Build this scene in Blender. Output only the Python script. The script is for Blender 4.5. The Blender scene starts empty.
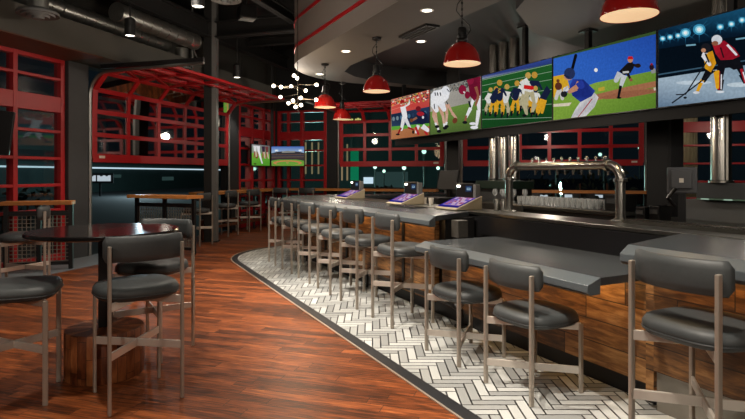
import bpy, bmesh, math, random
from mathutils import Vector, Matrix
random.seed(7)
C = bpy.context.scene.collection
PI = math.pi

# ---------------------------------------------------------------- colour + materials
def lin(c):
    def f(v):
        v /= 255.0
        return v / 12.92 if v <= 0.04045 else ((v + 0.055) / 1.055) ** 2.4
    return (f(c[0]), f(c[1]), f(c[2]), 1.0)

MATS = {}
def mat(name, col=(128, 128, 128), rough=0.5, metal=0.0, spec=0.5, emit=None, estr=0.0, noise=0.0, nscale=20.0,
        bump=0.0, coat=0.0, stretch=None):
    m = bpy.data.materials.new(name); m.use_nodes = True
    nt = m.node_tree; b = nt.nodes['Principled BSDF']
    b.inputs['Base Color'].default_value = lin(col)
    b.inputs['Roughness'].default_value = rough
    b.inputs['Metallic'].default_value = metal
    b.inputs['Specular IOR Level'].default_value = spec
    b.inputs['Coat Weight'].default_value = coat
    if emit:
        b.inputs['Emission Color'].default_value = lin(emit)
        b.inputs['Emission Strength'].default_value = estr
    if noise > 0 or bump > 0:
        tc = nt.nodes.new('ShaderNodeTexCoord'); n = nt.nodes.new('ShaderNodeTexNoise')
        n.inputs['Scale'].default_value = nscale; n.inputs['Detail'].default_value = 5
        src = tc.outputs['Object']
        if stretch:
            mp = nt.nodes.new('ShaderNodeMapping'); mp.inputs['Scale'].default_value = stretch
            nt.links.new(src, mp.inputs['Vector']); src = mp.outputs['Vector']
        nt.links.new(src, n.inputs['Vector'])
        if noise > 0:
            r = nt.nodes.new('ShaderNodeMapRange')
            r.inputs['To Min'].default_value = 1 - noise; r.inputs['To Max'].default_value = 1 + noise
            nt.links.new(n.outputs['Fac'], r.inputs['Value'])
            v = nt.nodes.new('ShaderNodeVectorMath'); v.operation = 'SCALE'
            v.inputs[0].default_value = lin(col)[:3]
            nt.links.new(r.outputs['Result'], v.inputs['Scale'])
            nt.links.new(v.outputs['Vector'], b.inputs['Base Color'])
        if bump > 0:
            bp = nt.nodes.new('ShaderNodeBump'); bp.inputs['Strength'].default_value = bump
            bp.inputs['Distance'].default_value = 0.01
            nt.links.new(n.outputs['Fac'], bp.inputs['Height'])
            nt.links.new(bp.outputs['Normal'], b.inputs['Normal'])
    MATS[name] = m
    return m

def emit_mat(name, col, s):
    m = bpy.data.materials.new(name); m.use_nodes = True
    nt = m.node_tree; nt.nodes.clear()
    e = nt.nodes.new('ShaderNodeEmission'); o = nt.nodes.new('ShaderNodeOutputMaterial')
    e.inputs['Color'].default_value = lin(col); e.inputs['Strength'].default_value = s
    nt.links.new(e.outputs[0], o.inputs['Surface']); MATS[name] = m
    return m

def M_(nt, op, a=None, b=None, c=None):
    n = nt.nodes.new('ShaderNodeMath'); n.operation = op
    for i, v in enumerate((a, b, c)):
        if v is None: continue
        if isinstance(v, (int, float)): n.inputs[i].default_value = v
        else: nt.links.new(v, n.inputs[i])
    return n.outputs[0]

def ramp(nt, fac, stops):
    r = nt.nodes.new('ShaderNodeValToRGB')
    els = r.color_ramp.elements
    els[0].position = stops[0][0]; els[0].color = lin(stops[0][1])
    els[1].position = stops[-1][0]; els[1].color = lin(stops[-1][1])
    for p, c in stops[1:-1]:
        e = els.new(p); e.color = lin(c)
    nt.links.new(fac, r.inputs['Fac'])
    return r.outputs['Color']

def plank_mat(name, stops, width, length, angle, use_uv=False, rough=0.35, seam=0.05, grain=14.0, seamcol=(18, 10, 8), tone=0.75, spec=0.5):
    """staggered planks running along one direction, each with its own tone and long grain"""
    m = bpy.data.materials.new(name); m.use_nodes = True
    nt = m.node_tree; b = nt.nodes['Principled BSDF']
    b.inputs['Specular IOR Level'].default_value = spec
    tc = nt.nodes.new('ShaderNodeTexCoord')
    mp = nt.nodes.new('ShaderNodeMapping'); mp.vector_type = 'TEXTURE'
    mp.inputs['Rotation'].default_value = (0, 0, angle)
    nt.links.new(tc.outputs['UV' if use_uv else 'Object'], mp.inputs['Vector'])
    sep = nt.nodes.new('ShaderNodeSeparateXYZ'); nt.links.new(mp.outputs['Vector'], sep.inputs[0])
    x, y = sep.outputs['X'], sep.outputs['Y']
    row = M_(nt, 'FLOOR', M_(nt, 'DIVIDE', y, width))
    wn = nt.nodes.new('ShaderNodeTexWhiteNoise'); wn.noise_dimensions = '1D'
    nt.links.new(row, wn.inputs['W'])
    xs = M_(nt, 'ADD', M_(nt, 'DIVIDE', x, length), M_(nt, 'MULTIPLY', wn.outputs['Value'], 7.3))
    col = M_(nt, 'FLOOR', xs)
    cv = nt.nodes.new('ShaderNodeCombineXYZ'); nt.links.new(row, cv.inputs[0]); nt.links.new(col, cv.inputs[1])
    w2 = nt.nodes.new('ShaderNodeTexWhiteNoise'); w2.noise_dimensions = '2D'
    nt.links.new(cv.outputs[0], w2.inputs['Vector'])
    # grain
    gv = nt.nodes.new('ShaderNodeCombineXYZ')
    nt.links.new(M_(nt, 'ADD', M_(nt, 'MULTIPLY', x, 1.6), M_(nt, 'MULTIPLY', w2.outputs['Value'], 31.0)), gv.inputs[0])
    nt.links.new(M_(nt, 'MULTIPLY', y, grain), gv.inputs[1])
    ns = nt.nodes.new('ShaderNodeTexNoise'); ns.inputs['Scale'].default_value = 2.6
    ns.inputs['Detail'].default_value = 8; ns.inputs['Roughness'].default_value = 0.62; ns.inputs['Distortion'].default_value = 0.6
    nt.links.new(gv.outputs[0], ns.inputs['Vector'])
    fac = M_(nt, 'ADD', M_(nt, 'MULTIPLY', w2.outputs['Value'], tone * 0.5),
             M_(nt, 'SUBTRACT', M_(nt, 'MULTIPLY', ns.outputs['Fac'], 1.5), 0.25 + tone * 0.25))
    c = ramp(nt, fac, stops)
    fy = M_(nt, 'FRACT', M_(nt, 'DIVIDE', y, width)); fx = M_(nt, 'FRACT', xs)
    e1 = M_(nt, 'LESS_THAN', M_(nt, 'MINIMUM', fy, M_(nt, 'SUBTRACT', 1.0, fy)), seam * 0.5)
    e2 = M_(nt, 'LESS_THAN', M_(nt, 'MINIMUM', fx, M_(nt, 'SUBTRACT', 1.0, fx)), seam * 0.5 * width / length)
    e = M_(nt, 'MAXIMUM', e1, e2)
    mx = nt.nodes.new('ShaderNodeMix'); mx.data_type = 'RGBA'
    nt.links.new(M_(nt, 'MULTIPLY', e, 0.8), mx.inputs[0]); nt.links.new(c, mx.inputs[6]); mx.inputs[7].default_value = lin(seamcol)
    nt.links.new(mx.outputs[2], b.inputs['Base Color'])
    rr = nt.nodes.new('ShaderNodeMapRange'); rr.inputs['To Min'].default_value = rough - 0.08; rr.inputs['To Max'].default_value = rough + 0.14
    nt.links.new(ns.outputs['Fac'], rr.inputs['Value']); nt.links.new(rr.outputs[0], b.inputs['Roughness'])
    bp = nt.nodes.new('ShaderNodeBump'); bp.inputs['Strength'].default_value = 0.25; bp.inputs['Distance'].default_value = 0.004
    nt.links.new(M_(nt, 'SUBTRACT', ns.outputs['Fac'], e), bp.inputs['Height']); nt.links.new(bp.outputs[0], b.inputs['Normal'])
    MATS[name] = m
    return m

def herringbone_mat(name, w, n, angle, c0, c1, grout):
    m = bpy.data.materials.new(name); m.use_nodes = True
    nt = m.node_tree; b = nt.nodes['Principled BSDF']
    tc = nt.nodes.new('ShaderNodeTexCoord'); mp = nt.nodes.new('ShaderNodeMapping'); mp.vector_type = 'TEXTURE'
    mp.inputs['Rotation'].default_value = (0, 0, angle); mp.inputs['Scale'].default_value = (w, w, 1)
    nt.links.new(tc.outputs['Object'], mp.inputs['Vector'])
    sep = nt.nodes.new('ShaderNodeSeparateXYZ'); nt.links.new(mp.outputs['Vector'], sep.inputs[0])
    x, y = sep.outputs['X'], sep.outputs['Y']
    i, j = M_(nt, 'FLOOR', x), M_(nt, 'FLOOR', y)
    fx, fy = M_(nt, 'SUBTRACT', x, i), M_(nt, 'SUBTRACT', y, j)
    k = M_(nt, 'FLOORED_MODULO', M_(nt, 'SUBTRACT', i, j), 2 * n)
    hor = M_(nt, 'LESS_THAN', k, n - 0.5)
    kv = M_(nt, 'SUBTRACT', 2 * n - 1, k)
    def pick(a, bb):   # hor ? a : bb
        return M_(nt, 'ADD', M_(nt, 'MULTIPLY', hor, a), M_(nt, 'MULTIPLY', M_(nt, 'SUBTRACT', 1.0, hor), bb))
    L = pick(M_(nt, 'ADD', k, fx), M_(nt, 'ADD', kv, fy))
    S = pick(fy, fx)
    idx = pick(M_(nt, 'SUBTRACT', i, k), i); idy = pick(j, M_(nt, 'SUBTRACT', j, kv))
    d = M_(nt, 'MINIMUM', M_(nt, 'MINIMUM', S, M_(nt, 'SUBTRACT', 1.0, S)), M_(nt, 'MINIMUM', L, M_(nt, 'SUBTRACT', n, L)))
    g = M_(nt, 'LESS_THAN', d, 0.075)
    cv = nt.nodes.new('ShaderNodeCombineXYZ'); nt.links.new(idx, cv.inputs[0]); nt.links.new(idy, cv.inputs[1]); nt.links.new(hor, cv.inputs[2])
    wn = nt.nodes.new('ShaderNodeTexWhiteNoise'); nt.links.new(cv.outputs[0], wn.inputs['Vector'])
    c = ramp(nt, wn.outputs['Value'], [(0, c0), (1, c1)])
    mx = nt.nodes.new('ShaderNodeMix'); mx.data_type = 'RGBA'
    nt.links.new(g, mx.inputs[0]); nt.links.new(c, mx.inputs[6]); mx.inputs[7].default_value = lin(grout)
    nt.links.new(mx.outputs[2], b.inputs['Base Color'])
    b.inputs['Roughness'].default_value = 0.32
    bp = nt.nodes.new('ShaderNodeBump'); bp.inputs['Strength'].default_value = 0.5; bp.inputs['Distance'].default_value = 0.003
    nt.links.new(M_(nt, 'SUBTRACT', 1.0, g), bp.inputs['Height']); nt.links.new(bp.outputs[0], b.inputs['Normal'])
    MATS[name] = m
    return m

def glass_mat(name, tint=(235, 242, 240), ior=1.5):
    m = bpy.data.materials.new(name); m.use_nodes = True
    nt = m.node_tree; nt.nodes.clear()
    o = nt.nodes.new('ShaderNodeOutputMaterial'); t = nt.nodes.new('ShaderNodeBsdfTransparent'); g = nt.nodes.new('ShaderNodeBsdfGlossy')
    f = nt.nodes.new('ShaderNodeFresnel'); f.inputs['IOR'].default_value = ior
    mx = nt.nodes.new('ShaderNodeMixShader')
    t.inputs['Color'].default_value = lin(tint); g.inputs['Roughness'].default_value = 0.03
    nt.links.new(f.outputs[0], mx.inputs[0]); nt.links.new(t.outputs[0], mx.inputs[1]); nt.links.new(g.outputs[0], mx.inputs[2])
    nt.links.new(mx.outputs[0], o.inputs['Surface']); MATS[name] = m
    return m

def picture_mat(name, strength):
    m = bpy.data.materials.new(name); m.use_nodes = True
    nt = m.node_tree; nt.nodes.clear()
    e = nt.nodes.new('ShaderNodeEmission'); o = nt.nodes.new('ShaderNodeOutputMaterial')
    a = nt.nodes.new('ShaderNodeAttribute'); a.attribute_name = 'Col'
    n = nt.nodes.new('ShaderNodeTexNoise'); tc = nt.nodes.new('ShaderNodeTexCoord'); n.inputs['Scale'].default_value = 34; n.inputs['Detail'].default_value = 6
    nt.links.new(tc.outputs['Object'], n.inputs['Vector'])
    r = nt.nodes.new('ShaderNodeMapRange'); r.inputs['From Min'].default_value = 0.3; r.inputs['From Max'].default_value = 0.7; r.inputs['To Min'].default_value = 0.86; r.inputs['To Max'].default_value = 1.12
    nt.links.new(n.outputs['Fac'], r.inputs['Value'])
    nt.links.new(a.outputs['Color'], e.inputs['Color']); nt.links.new(M_(nt, 'MULTIPLY', r.outputs[0], strength), e.inputs['Strength'])
    nt.links.new(e.outputs[0], o.inputs['Surface']); MATS[name] = m
    return m

# building axes (camera at the origin of the plan, looking along +Y)
E1 = Vector((0.957, -0.290, 0)); E2 = Vector((0.290, 0.957, 0))
A1 = math.atan2(E1.y, E1.x)
U = Vector((-0.4406, 0.8977, 0)); N = Vector((0.8977, 0.4406, 0))     # along the bar / across the bar
AU = math.atan2(-U.y, -U.x)
def W(s, n, z=0.0):
    return U * s + N * n + Vector((0, 0, z))
CORNER = Vector((-3.05, 17.2, 0))
def BK(t, d=0.0, z=0.0):      # back wall: t from the corner to the right, d into the room
    return CORNER + E1 * t - E2 * d + Vector((0, 0, z))
def LF(t, d=0.0, z=0.0):      # left wall: t from the corner towards the camera, d into the room
    return CORNER - E2 * t + E1 * d + Vector((0, 0, z))

WOODF = plank_mat('wood_floor', [(0.0, (22, 12, 7)), (0.30, (60, 31, 16)), (0.5, (104, 54, 27)), (0.70, (142, 76, 38)), (1.0, (184, 112, 62))],
                  0.10, 1.0, A1, rough=0.38, grain=20.0, tone=0.58, spec=0.3)
BARWOOD = plank_mat('reclaimed_bar_wood', [(0.0, (34, 20, 10)), (0.35, (84, 55, 29)), (0.6, (132, 91, 50)), (1.0, (192, 146, 94))],
                    0.16, 1.0, 0.0, use_uv=True, rough=0.5, seam=0.05, grain=10.0, tone=0.85)
DRUM = plank_mat('butcher_block', [(0.0, (60, 28, 14)), (0.4, (110, 58, 30)), (0.7, (150, 88, 48)), (1.0, (178, 116, 70))],
                 0.075, 0.26, PI / 2, use_uv=True, rough=0.42, seam=0.05, grain=6.0, tone=1.1)
RAILWOOD = mat('rail_wood', (196, 128, 66), 0.4, noise=0.35, nscale=5, stretch=(1, 6, 6))
SOFFWOOD = mat('soffit_wood', (92, 50, 27), 0.55, noise=0.25, nscale=4)
TILE = herringbone_mat('herringbone_tile', 0.072, 4, math.radians(0), (140, 143, 142), (196, 199, 196), (24, 25, 27))
BAND = mat('black_border_tile', (36, 38, 41), 0.4, noise=0.15, nscale=30)
TRIMW = mat('pale_metal_trim', (190, 180, 165), 0.35, 0.6)
CONC = mat('concrete', (104, 110, 114), 0.55, noise=0.2, nscale=3)
ASPH = mat('asphalt', (30, 34, 36), 0.9, noise=0.2, nscale=4)
STONE = mat('slate_counter', (58, 62, 65), 0.27, noise=0.16, nscale=26, spec=0.5)
STONE_LIT = mat('slate_lip_lit', (78, 85, 89), 0.3, noise=0.1, nscale=26)  # paler copy of the slate: light caught by the sloping lip, in the colour
TERR = mat('terrazzo', (52, 50, 46), 0.5, noise=0.8, nscale=95)
STEEL = mat('brushed_steel', (168, 166, 160), 0.27, 1.0, noise=0.12, nscale=40, stretch=(1, 1, 8))
STEELD = mat('worn_steel_top', (128, 128, 124), 0.3, 1.0, noise=0.25, nscale=12)
DUCT = mat('galvanised_duct', (150, 150, 146), 0.35, 0.9, noise=0.2, nscale=30)
BRONZE = mat('satin_bronze', (172, 162, 150), 0.38, 0.55, noise=0.06, nscale=30)
BRIGHTB = mat('satin_nickel_bar', (206, 198, 188), 0.34, 0.45, noise=0.06, nscale=30)
LEATH = mat('charcoal_leather', (56, 60, 61), 0.52, noise=0.12, nscale=30, bump=0.12)
LEATHD = mat('charcoal_leather_piping', (40, 43, 44), 0.5)
BLACK = mat('black_metal', (20, 20, 21), 0.45, noise=0.1, nscale=8)
BLACKP = mat('black_plastic', (14, 14, 16), 0.35)
DGREY = mat('dark_grey_paint', (58, 60, 62), 0.6, noise=0.14, nscale=6)
GREYP = mat('grey_painted_post', (98, 99, 98), 0.6, noise=0.1, nscale=6)
RED = mat('red_paint', (168, 22, 28), 0.42, noise=0.08, nscale=10)
REDE = mat('red_enamel', (176, 30, 28), 0.16, coat=0.6)
CREAM = mat('cream_enamel_lining', (236, 214, 180), 0.5, emit=(255, 214, 165), estr=0.75)
PLAST = mat('grey_soffit_plaster', (96, 93, 88), 0.75, noise=0.05, nscale=3)
FASC = mat('grey_fascia', (126, 118, 112), 0.75, noise=0.05, nscale=3)
BULK = mat('bulkhead_concrete', (74, 73, 68), 0.8, noise=0.16, nscale=2.5)
CEIL = mat('black_ceiling', (13, 13, 14), 0.85, noise=0.2, nscale=3)
BEAM = mat('black_steel_beam', (22, 22, 22), 0.6, noise=0.15, nscale=5)
BEAML = mat('steel_flange', (92, 92, 90), 0.5, noise=0.15, nscale=5)
WALLU = mat('grey_upper_wall', (52, 51, 47), 0.8)
WALLD = mat('dark_wall', (30, 32, 34), 0.75, noise=0.2, nscale=4)
GLASS = glass_mat('window_glass', (222, 234, 232), 1.36)
GLASSC = mat('clear_drinking_glass', (226, 230, 230), 0.12, spec=0.8); GLASSC.node_tree.nodes['Principled BSDF'].inputs['Alpha'].default_value = 0.32
TABLETOP = mat('polished_black_table', (22, 21, 21), 0.14, spec=0.6, coat=0.2)
PIC = picture_mat('picture', 0.8)
LEDW = emit_mat('white_lamp_lens', (255, 246, 228), 6.0)
BULBM = emit_mat('clear_bulb_glow', (255, 236, 204), 14.0)
WHITEC = mat('white_ceramic', (222, 216, 204), 0.4)
BEIGE = mat('beige_plastic', (158, 146, 122), 0.5)
GREENB = mat('dark_green_metal', (28, 46, 36), 0.5)
TRANSG = mat('translucent_glass_edge', (98, 128, 112), 0.15)
MONI = mat('grey_plastic', (76, 78, 82), 0.5)
HEDGE = mat('night_foliage', (26, 38, 28), 0.9, noise=0.5, nscale=5)
FACADE = mat('night_facade', (46, 62, 62), 0.85, noise=0.2, nscale=1)
CARP = mat('dark_car_paint', (46, 50, 56), 0.25, coat=0.5)
CARG = mat('car_glass', (16, 20, 24), 0.08)
RUBBER = mat('rubber', (16, 16, 16), 0.8)

# ---------------------------------------------------------------- mesh builder
class MB:
    def __init__(self): self.v = []; self.f = []; self.m = []; self.uv = {}; self.mi = 0
    def add(self, vs, fs, uvs=None):
        b = len(self.v); self.v += [tuple(p) for p in vs]
        for k, f in enumerate(fs):
            if uvs and uvs[k]: self.uv[len(self.f)] = uvs[k]
            self.f.append([b + i for i in f]); self.m.append(self.mi)
        return self
    def box(self, c, s, rz=0.0, M=None):
        hx, hy, hz = s[0] / 2, s[1] / 2, s[2] / 2
        R = Matrix.Rotation(rz, 3, 'Z') if M is None else M
        vs = [Vector(c) + R @ Vector((x * hx, y * hy, z * hz)) for z in (-1, 1) for (x, y) in ((-1, -1), (1, -1), (1, 1), (-1, 1))]
        return self.add(vs, [(0, 3, 2, 1), (4, 5, 6, 7), (0, 1, 5, 4), (1, 2, 6, 5), (2, 3, 7, 6), (3, 0, 4, 7)])
    def bar(self, p, q, w, h, up=(0, 0, 1)):
        p, q = Vector(p), Vector(q); d = q - p; L = d.length; d.normalize()
        u = Vector(up)
        if abs(d.dot(u)) > 0.98: u = Vector((0, 1, 0))
        x = d.cross(u).normalized(); z = x.cross(d).normalized()
        M = Matrix((x, d, z)).transposed()
        return self.box((p + q) / 2, (w, L, h), M=M)
    def tube(self, pts, r, seg=10, cap=True):
        pts = [Vector(p) for p in pts]; rings = []
        prev = None
        for i, p in enumerate(pts):
            t = (pts[min(i + 1, len(pts) - 1)] - pts[max(i - 1, 0)]).normalized()
            if prev is None:
                a = Vector((0, 0, 1)) if abs(t.z) < 0.9 else Vector((1, 0, 0))
                x = t.cross(a).normalized()
            else:
                x = (prev - t * prev.dot(t)).normalized()
            y = t.cross(x); prev = x
            rr = r[i] if isinstance(r, (list, tuple)) else r
            rings.append([p + (x * math.cos(2 * PI * k / seg) + y * math.sin(2 * PI * k / seg)) * rr for k in range(seg)])
        vs = [v for R in rings for v in R]; fs = []
        for i in range(len(rings) - 1):
            for k in range(seg):
                a, b2 = i * seg + k, i * seg + (k + 1) % seg
                fs.append((a, b2, b2 + seg, a + seg))
        if cap:
            fs.append(tuple(range(seg - 1, -1, -1))); fs.append(tuple((len(rings) - 1) * seg + k for k in range(seg)))
        return self.add(vs, fs)
    def lathe(self, prof, c=(0, 0, 0), seg=24, cap0=True, cap1=True, sx=1.0, sy=1.0, uvw=None):
        c = Vector(c); vs = []; fs = []; uvs = []
        L = [0.0]
        for a, b in zip(prof, prof[1:]): L.append(L[-1] + math.hypot(b[0] - a[0], b[1] - a[1]))
        for r, z in prof:
            for k in range(seg):
                a = 2 * PI * k / seg
                vs.append(c + Vector((r * math.cos(a) * sx, r * math.sin(a) * sy, z)))
        for i in range(len(prof) - 1):
            for k in range(seg):
                a, b2 = i * seg + k, i * seg + (k + 1) % seg
                fs.append((a, b2, b2 + seg, a + seg))
                if uvw:
                    u0, u1 = k / seg * uvw, (k + 1) / seg * uvw
                    uvs.append(((u0, L[i]), (u1, L[i]), (u1, L[i + 1]), (u0, L[i + 1])))
                else: uvs.append(None)
        n = len(prof)
        if cap0: fs.append(tuple(range(seg - 1, -1, -1))); uvs.append([(vs[k].x, vs[k].y) for k in range(seg - 1, -1, -1)] if uvw else None)
        if cap1: fs.append(tuple((n - 1) * seg + k for k in range(seg))); uvs.append([(vs[(n - 1) * seg + k].x, vs[(n - 1) * seg + k].y) for k in range(seg)] if uvw else None)
        return self.add(vs, fs, uvs)
    def cyl(self, c, r, z0, z1, seg=20): return self.lathe([(r, z0), (r, z1)], c, seg)
    def ball(self, c, r, seg=12, rings=7, sz=1.0):
        prof = [(max(1e-4, r * math.sin(PI * i / rings)), -r * sz * math.cos(PI * i / rings)) for i in range(rings + 1)]
        return self.lathe(prof, c, seg)
    def prism(self, poly, z0, z1):
        n = len(poly)
        vs = [(p[0], p[1], z0) for p in poly] + [(p[0], p[1], z1) for p in poly]
        fs = [tuple(range(n - 1, -1, -1)), tuple(range(n, 2 * n))] + [(i, (i + 1) % n, n + (i + 1) % n, n + i) for i in range(n)]
        return self.add(vs, fs)
    def quad(self, a, b, c, d): return self.add([a, b, c, d], [(0, 1, 2, 3)])
    def pad(self, z0, z1, hx, hy, ex=2.8, rnd=0.03, cx=0, cy=0, seg=36, dome=0.0):
        """upholstered cushion: superellipse outline with rolled edges"""
        rings = []
        h = z1 - z0; K = 5
        for i in range(K + 1):
            a = -PI / 2 + PI * i / K
            rings.append((rnd * (1 - math.cos(a)), z0 + h / 2 + h / 2 * math.sin(a)))
        rings.append((rnd + min(hx, hy) * 0.45, z1 + dome))
        vs = []
        for ins, z in rings:
            for k in range(seg):
                t = 2 * PI * k / seg; ct, st = math.cos(t), math.sin(t)
                r = (abs(ct) ** ex + abs(st) ** ex) ** (-1 / ex)
                vs.append((cx + (hx - ins) * r * ct, cy + (hy - ins) * r * st, z))
        fs = []
        for i in range(len(rings) - 1):
            for k in range(seg):
                a, b2 = i * seg + k, i * seg + (k + 1) % seg
                fs.append((a, b2, b2 + seg, a + seg))
        fs.append(tuple(range(seg - 1, -1, -1))); fs.append(tuple((len(rings) - 1) * seg + k for k in range(seg)))
        return self.add(vs, fs)
    def build(self, name, mats, parent=None, smooth=40, bevel=0.0, recalc=True):
        me = bpy.data.meshes.new(name); me.from_pydata(self.v, [], self.f)
        if not isinstance(mats, (list, tuple)): mats = [mats]
        for m in mats: me.materials.append(m)
        if len(mats) > 1: me.polygons.foreach_set('material_index', self.m)
        if self.uv:
            ul = me.uv_layers.new(name='UVMap')
            for fi, u in self.uv.items():
                p = me.polygons[fi]
                for k, li in enumerate(p.loop_indices): ul.data[li].uv = u[k]
        if recalc:
            bm = bmesh.new(); bm.from_mesh(me); bmesh.ops.recalc_face_normals(bm, faces=bm.faces); bm.to_mesh(me); bm.free()
        if smooth:
            me.polygons.foreach_set('use_smooth', [True] * len(me.polygons))
            me.set_sharp_from_angle(angle=math.radians(smooth))
        me.update()
        o = bpy.data.objects.new(name, me); C.objects.link(o)
        if parent: o.parent = parent
        if bevel:
            bv = o.modifiers.new('bevel', 'BEVEL'); bv.width = bevel; bv.segments = 2; bv.limit_method = 'ANGLE'; bv.angle_limit = math.radians(50)
            bv.harden_normals = False
        return o

def thing(name, label, cat, loc=(0, 0, 0), rz=0.0, group=None):
    o = bpy.data.objects.new(name, None); C.objects.link(o)
    o.empty_display_size = 0.1
    o.location = loc; o.rotation_euler = (0, 0, rz); o['label'] = label; o['category'] = cat
    if group: o['group'] = group
    return o
def tag(o, label, cat, group=None):
    o['label'] = label; o['category'] = cat
    if group: o['group'] = group
    return o
def struct(o, label=None, cat=None):
    o['kind'] = 'structure'
    if label: o['label'] = label; o['category'] = cat or 'structure'
    return o
def sthing(name, label, cat, loc=(0, 0, 0), rz=0.0):
    o = thing(name, label, cat, loc, rz); o['kind'] = 'structure'; return o
def dup(root, loc, rz, label=None, group=None):
    r = root.copy(); C.objects.link(r); r.location = loc; r.rotation_euler = (0, 0, rz)
    if label: r['label'] = label
    if group: r['group'] = group
    for ch in list(root.children):
        c = ch.copy(); C.objects.link(c); c.parent = r
        for g in list(ch.children):
            d = g.copy(); C.objects.link(d); d.parent = c
    return r
def facing(d): return math.atan2(-d[0], d[1])

def sweep(mb, path, prof, closed=True, cap=True, uv=False):
    """path: list of (pos Vector, inward Vector, along shift per unit of depth Vector); prof: list of (depth, z)"""
    k = len(prof); vs = []; fs = []; uvs = []
    Ls = [0.0]
    for a, b in zip(path, path[1:]): Ls.append(Ls[-1] + (b[0] - a[0]).length)
    Lp = [0.0]
    for a, b in zip(prof, prof[1:] + prof[:1]): Lp.append(Lp[-1] + math.hypot(b[0] - a[0], b[1] - a[1]))
    for pos, inn, sk in path:
        for d, z in prof: vs.append(pos + inn * d + sk * d + Vector((0, 0, z)))
    for i in range(len(path) - 1):
        for j in range(k if closed else k - 1):
            j2 = (j + 1) % k
            fs.append((i * k + j, (i + 1) * k + j, (i + 1) * k + j2, i * k + j2))
            uvs.append(((Ls[i], Lp[j]), (Ls[i + 1], Lp[j]), (Ls[i + 1], Lp[j + 1]), (Ls[i], Lp[j + 1])))
    if cap and closed:
        fs.append(tuple(range(k))); uvs.append([(d, z) for d, z in prof])
        fs.append(tuple((len(path) - 1) * k + j for j in range(k))); uvs.append([(d, z) for d, z in prof])
    return mb.add(vs, fs, uvs if uv else None)

ZERO = Vector((0, 0, 0))
def bar_path(off, s0, skew0=0.0, n_end=6.8, s1=None, skew1=0.0):
    """front line of the island at depth `off` behind the counter's front edge"""
    n0 = 2.82 + off; R = 0.93 - off; c = (9.35, 3.75)
    P = [(W(s0, n0), N, U * skew0)]
    if s1 is not None:
        P.append((W(s1, n0), N, U * skew1)); return P
    for s in (6.0, 7.5): P.append((W(s, n0), N, ZERO))
    for i in range(0, 13):
        a = -PI / 2 + PI / 2 * i / 12
        P.append((W(c[0] + R * math.cos(a), c[1] + R * math.sin(a)), -(U * math.cos(a) + N * math.sin(a)), ZERO))
    P.append((W(c[0] + R, n_end), -U, ZERO))
    return P
# ================================================================ SETTING
from mathutils.geometry import tessellate_polygon
def flat_poly(pts, z, hole=None):
    loops = [[Vector((p[0], p[1], 0)) for p in pts]]
    if hole: loops.append([Vector((p[0], p[1], 0)) for p in hole])
    tri = tessellate_polygon(loops)
    allp = [p for l in loops for p in l]
    mb = MB(); mb.add([(p.x, p.y, z) for p in allp], [tuple(t) for t in tri])
    return mb

mb = MB(); P = [LF(21, 0), LF(21, 15.5), BK(15.5), CORNER]
mb.prism([(p.x, p.y) for p in P], -0.12, 0.0)
struct(mb.build('floor', WOODF, smooth=0), 'reddish brown plank floor', 'floor')
mb = MB(); P = [LF(13, 0), LF(13, 0.95), LF(6.6, 0.95), LF(6.6, 0)]
mb.prism([(p.x, p.y) for p in P], 0.0005, 0.004)
struct(mb.build('floor_concrete_strip', CONC, smooth=0), 'grey concrete strip of floor along the roll up door', 'floor')

def border_path(off, s0=-2.6):
    n0 = 1.95 + off; R = 1.80 - off; c = (9.35, 3.75)
    P = [(W(s0, n0), N, ZERO), (W(5, n0), N, ZERO)]
    for i in range(0, 15):
        a = -PI / 2 + PI / 2 * i / 14
        P.append((W(c[0] + R * math.cos(a), c[1] + R * math.sin(a)), -(U * math.cos(a) + N * math.sin(a)), ZERO))
    P.append((W(c[0] + R, 6.8), -U, ZERO))
    return P
def strip(name, d0, d1, z0, z1, m, label):
    mb = MB(); sweep(mb, border_path(0.0), [(d0, z0), (d0, z1), (d1, z1), (d1, z0)])
    return struct(mb.build(name, m, smooth=0), label, 'floor')
strip('floor_tile_band', 0.118, 1.25, 0.0005, 0.006, TILE, 'pale herringbone tile floor around the bar')
strip('trim_1', 0.016, 0.118, 0.0005, 0.006, BAND, 'black tile border between plank floor and herringbone tile')
strip('trim_2', 0.0, 0.016, 0.0005, 0.007, TRIMW, 'thin pale metal strip edging the black tile border')

# ceiling
mb = MB(); P = [LF(21, -0.3), LF(21, 15.5), BK(15.5), BK(-0.3, -0.3)]
mb.prism([(p.x, p.y) for p in P], 5.4, 5.5)
struct(mb.build('ceiling', CEIL, smooth=0), 'black open ceiling', 'ceiling')
# walls (openings left where doors and windows stand)
def wall_piece(mb, f, t0, t1, z0, z1, d0=-0.25, d1=0.0):
    a, b, c, d = f(t0, d0), f(t1, d0), f(t1, d1), f(t0, d1)
    vs = [(p.x, p.y, z) for z in (z0, z1) for p in (a, b, c, d)]
    mb.add(vs, [(0, 3, 2, 1), (4, 5, 6, 7), (0, 1, 5, 4), (1, 2, 6, 5), (2, 3, 7, 6), (3, 0, 4, 7)])
mb = MB()
wall_piece(mb, LF, 2.22, 2.74, 0, 3.48); wall_piece(mb, LF, 12.0, 21, 0, 3.48); wall_piece(mb, LF, -0.25, 0.05, 0, 3.48)
struct(mb.build('wall_left', WALLD, smooth=0), 'dark wall above the red framed windows and roll up door on the left', 'wall')
mb = MB()
wall_piece(mb, BK, -0.25, 15.5, 3.48, 5.4); wall_piece(mb, BK, 1.72, 2.05, 0, 3.48)
wall_piece(mb, BK, 5.42, 5.80, 0, 3.48); wall_piece(mb, BK, 10.62, 11.08, 0, 3.48); wall_piece(mb, BK, 14.6, 15.5, 0, 3.48)
wall_piece(mb, BK, -0.25, 0.05, 0, 3.48)
struct(mb.build('wall_back', WALLD, smooth=0), 'dark wall above the windows and roll up doors at the back', 'wall')
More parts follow.
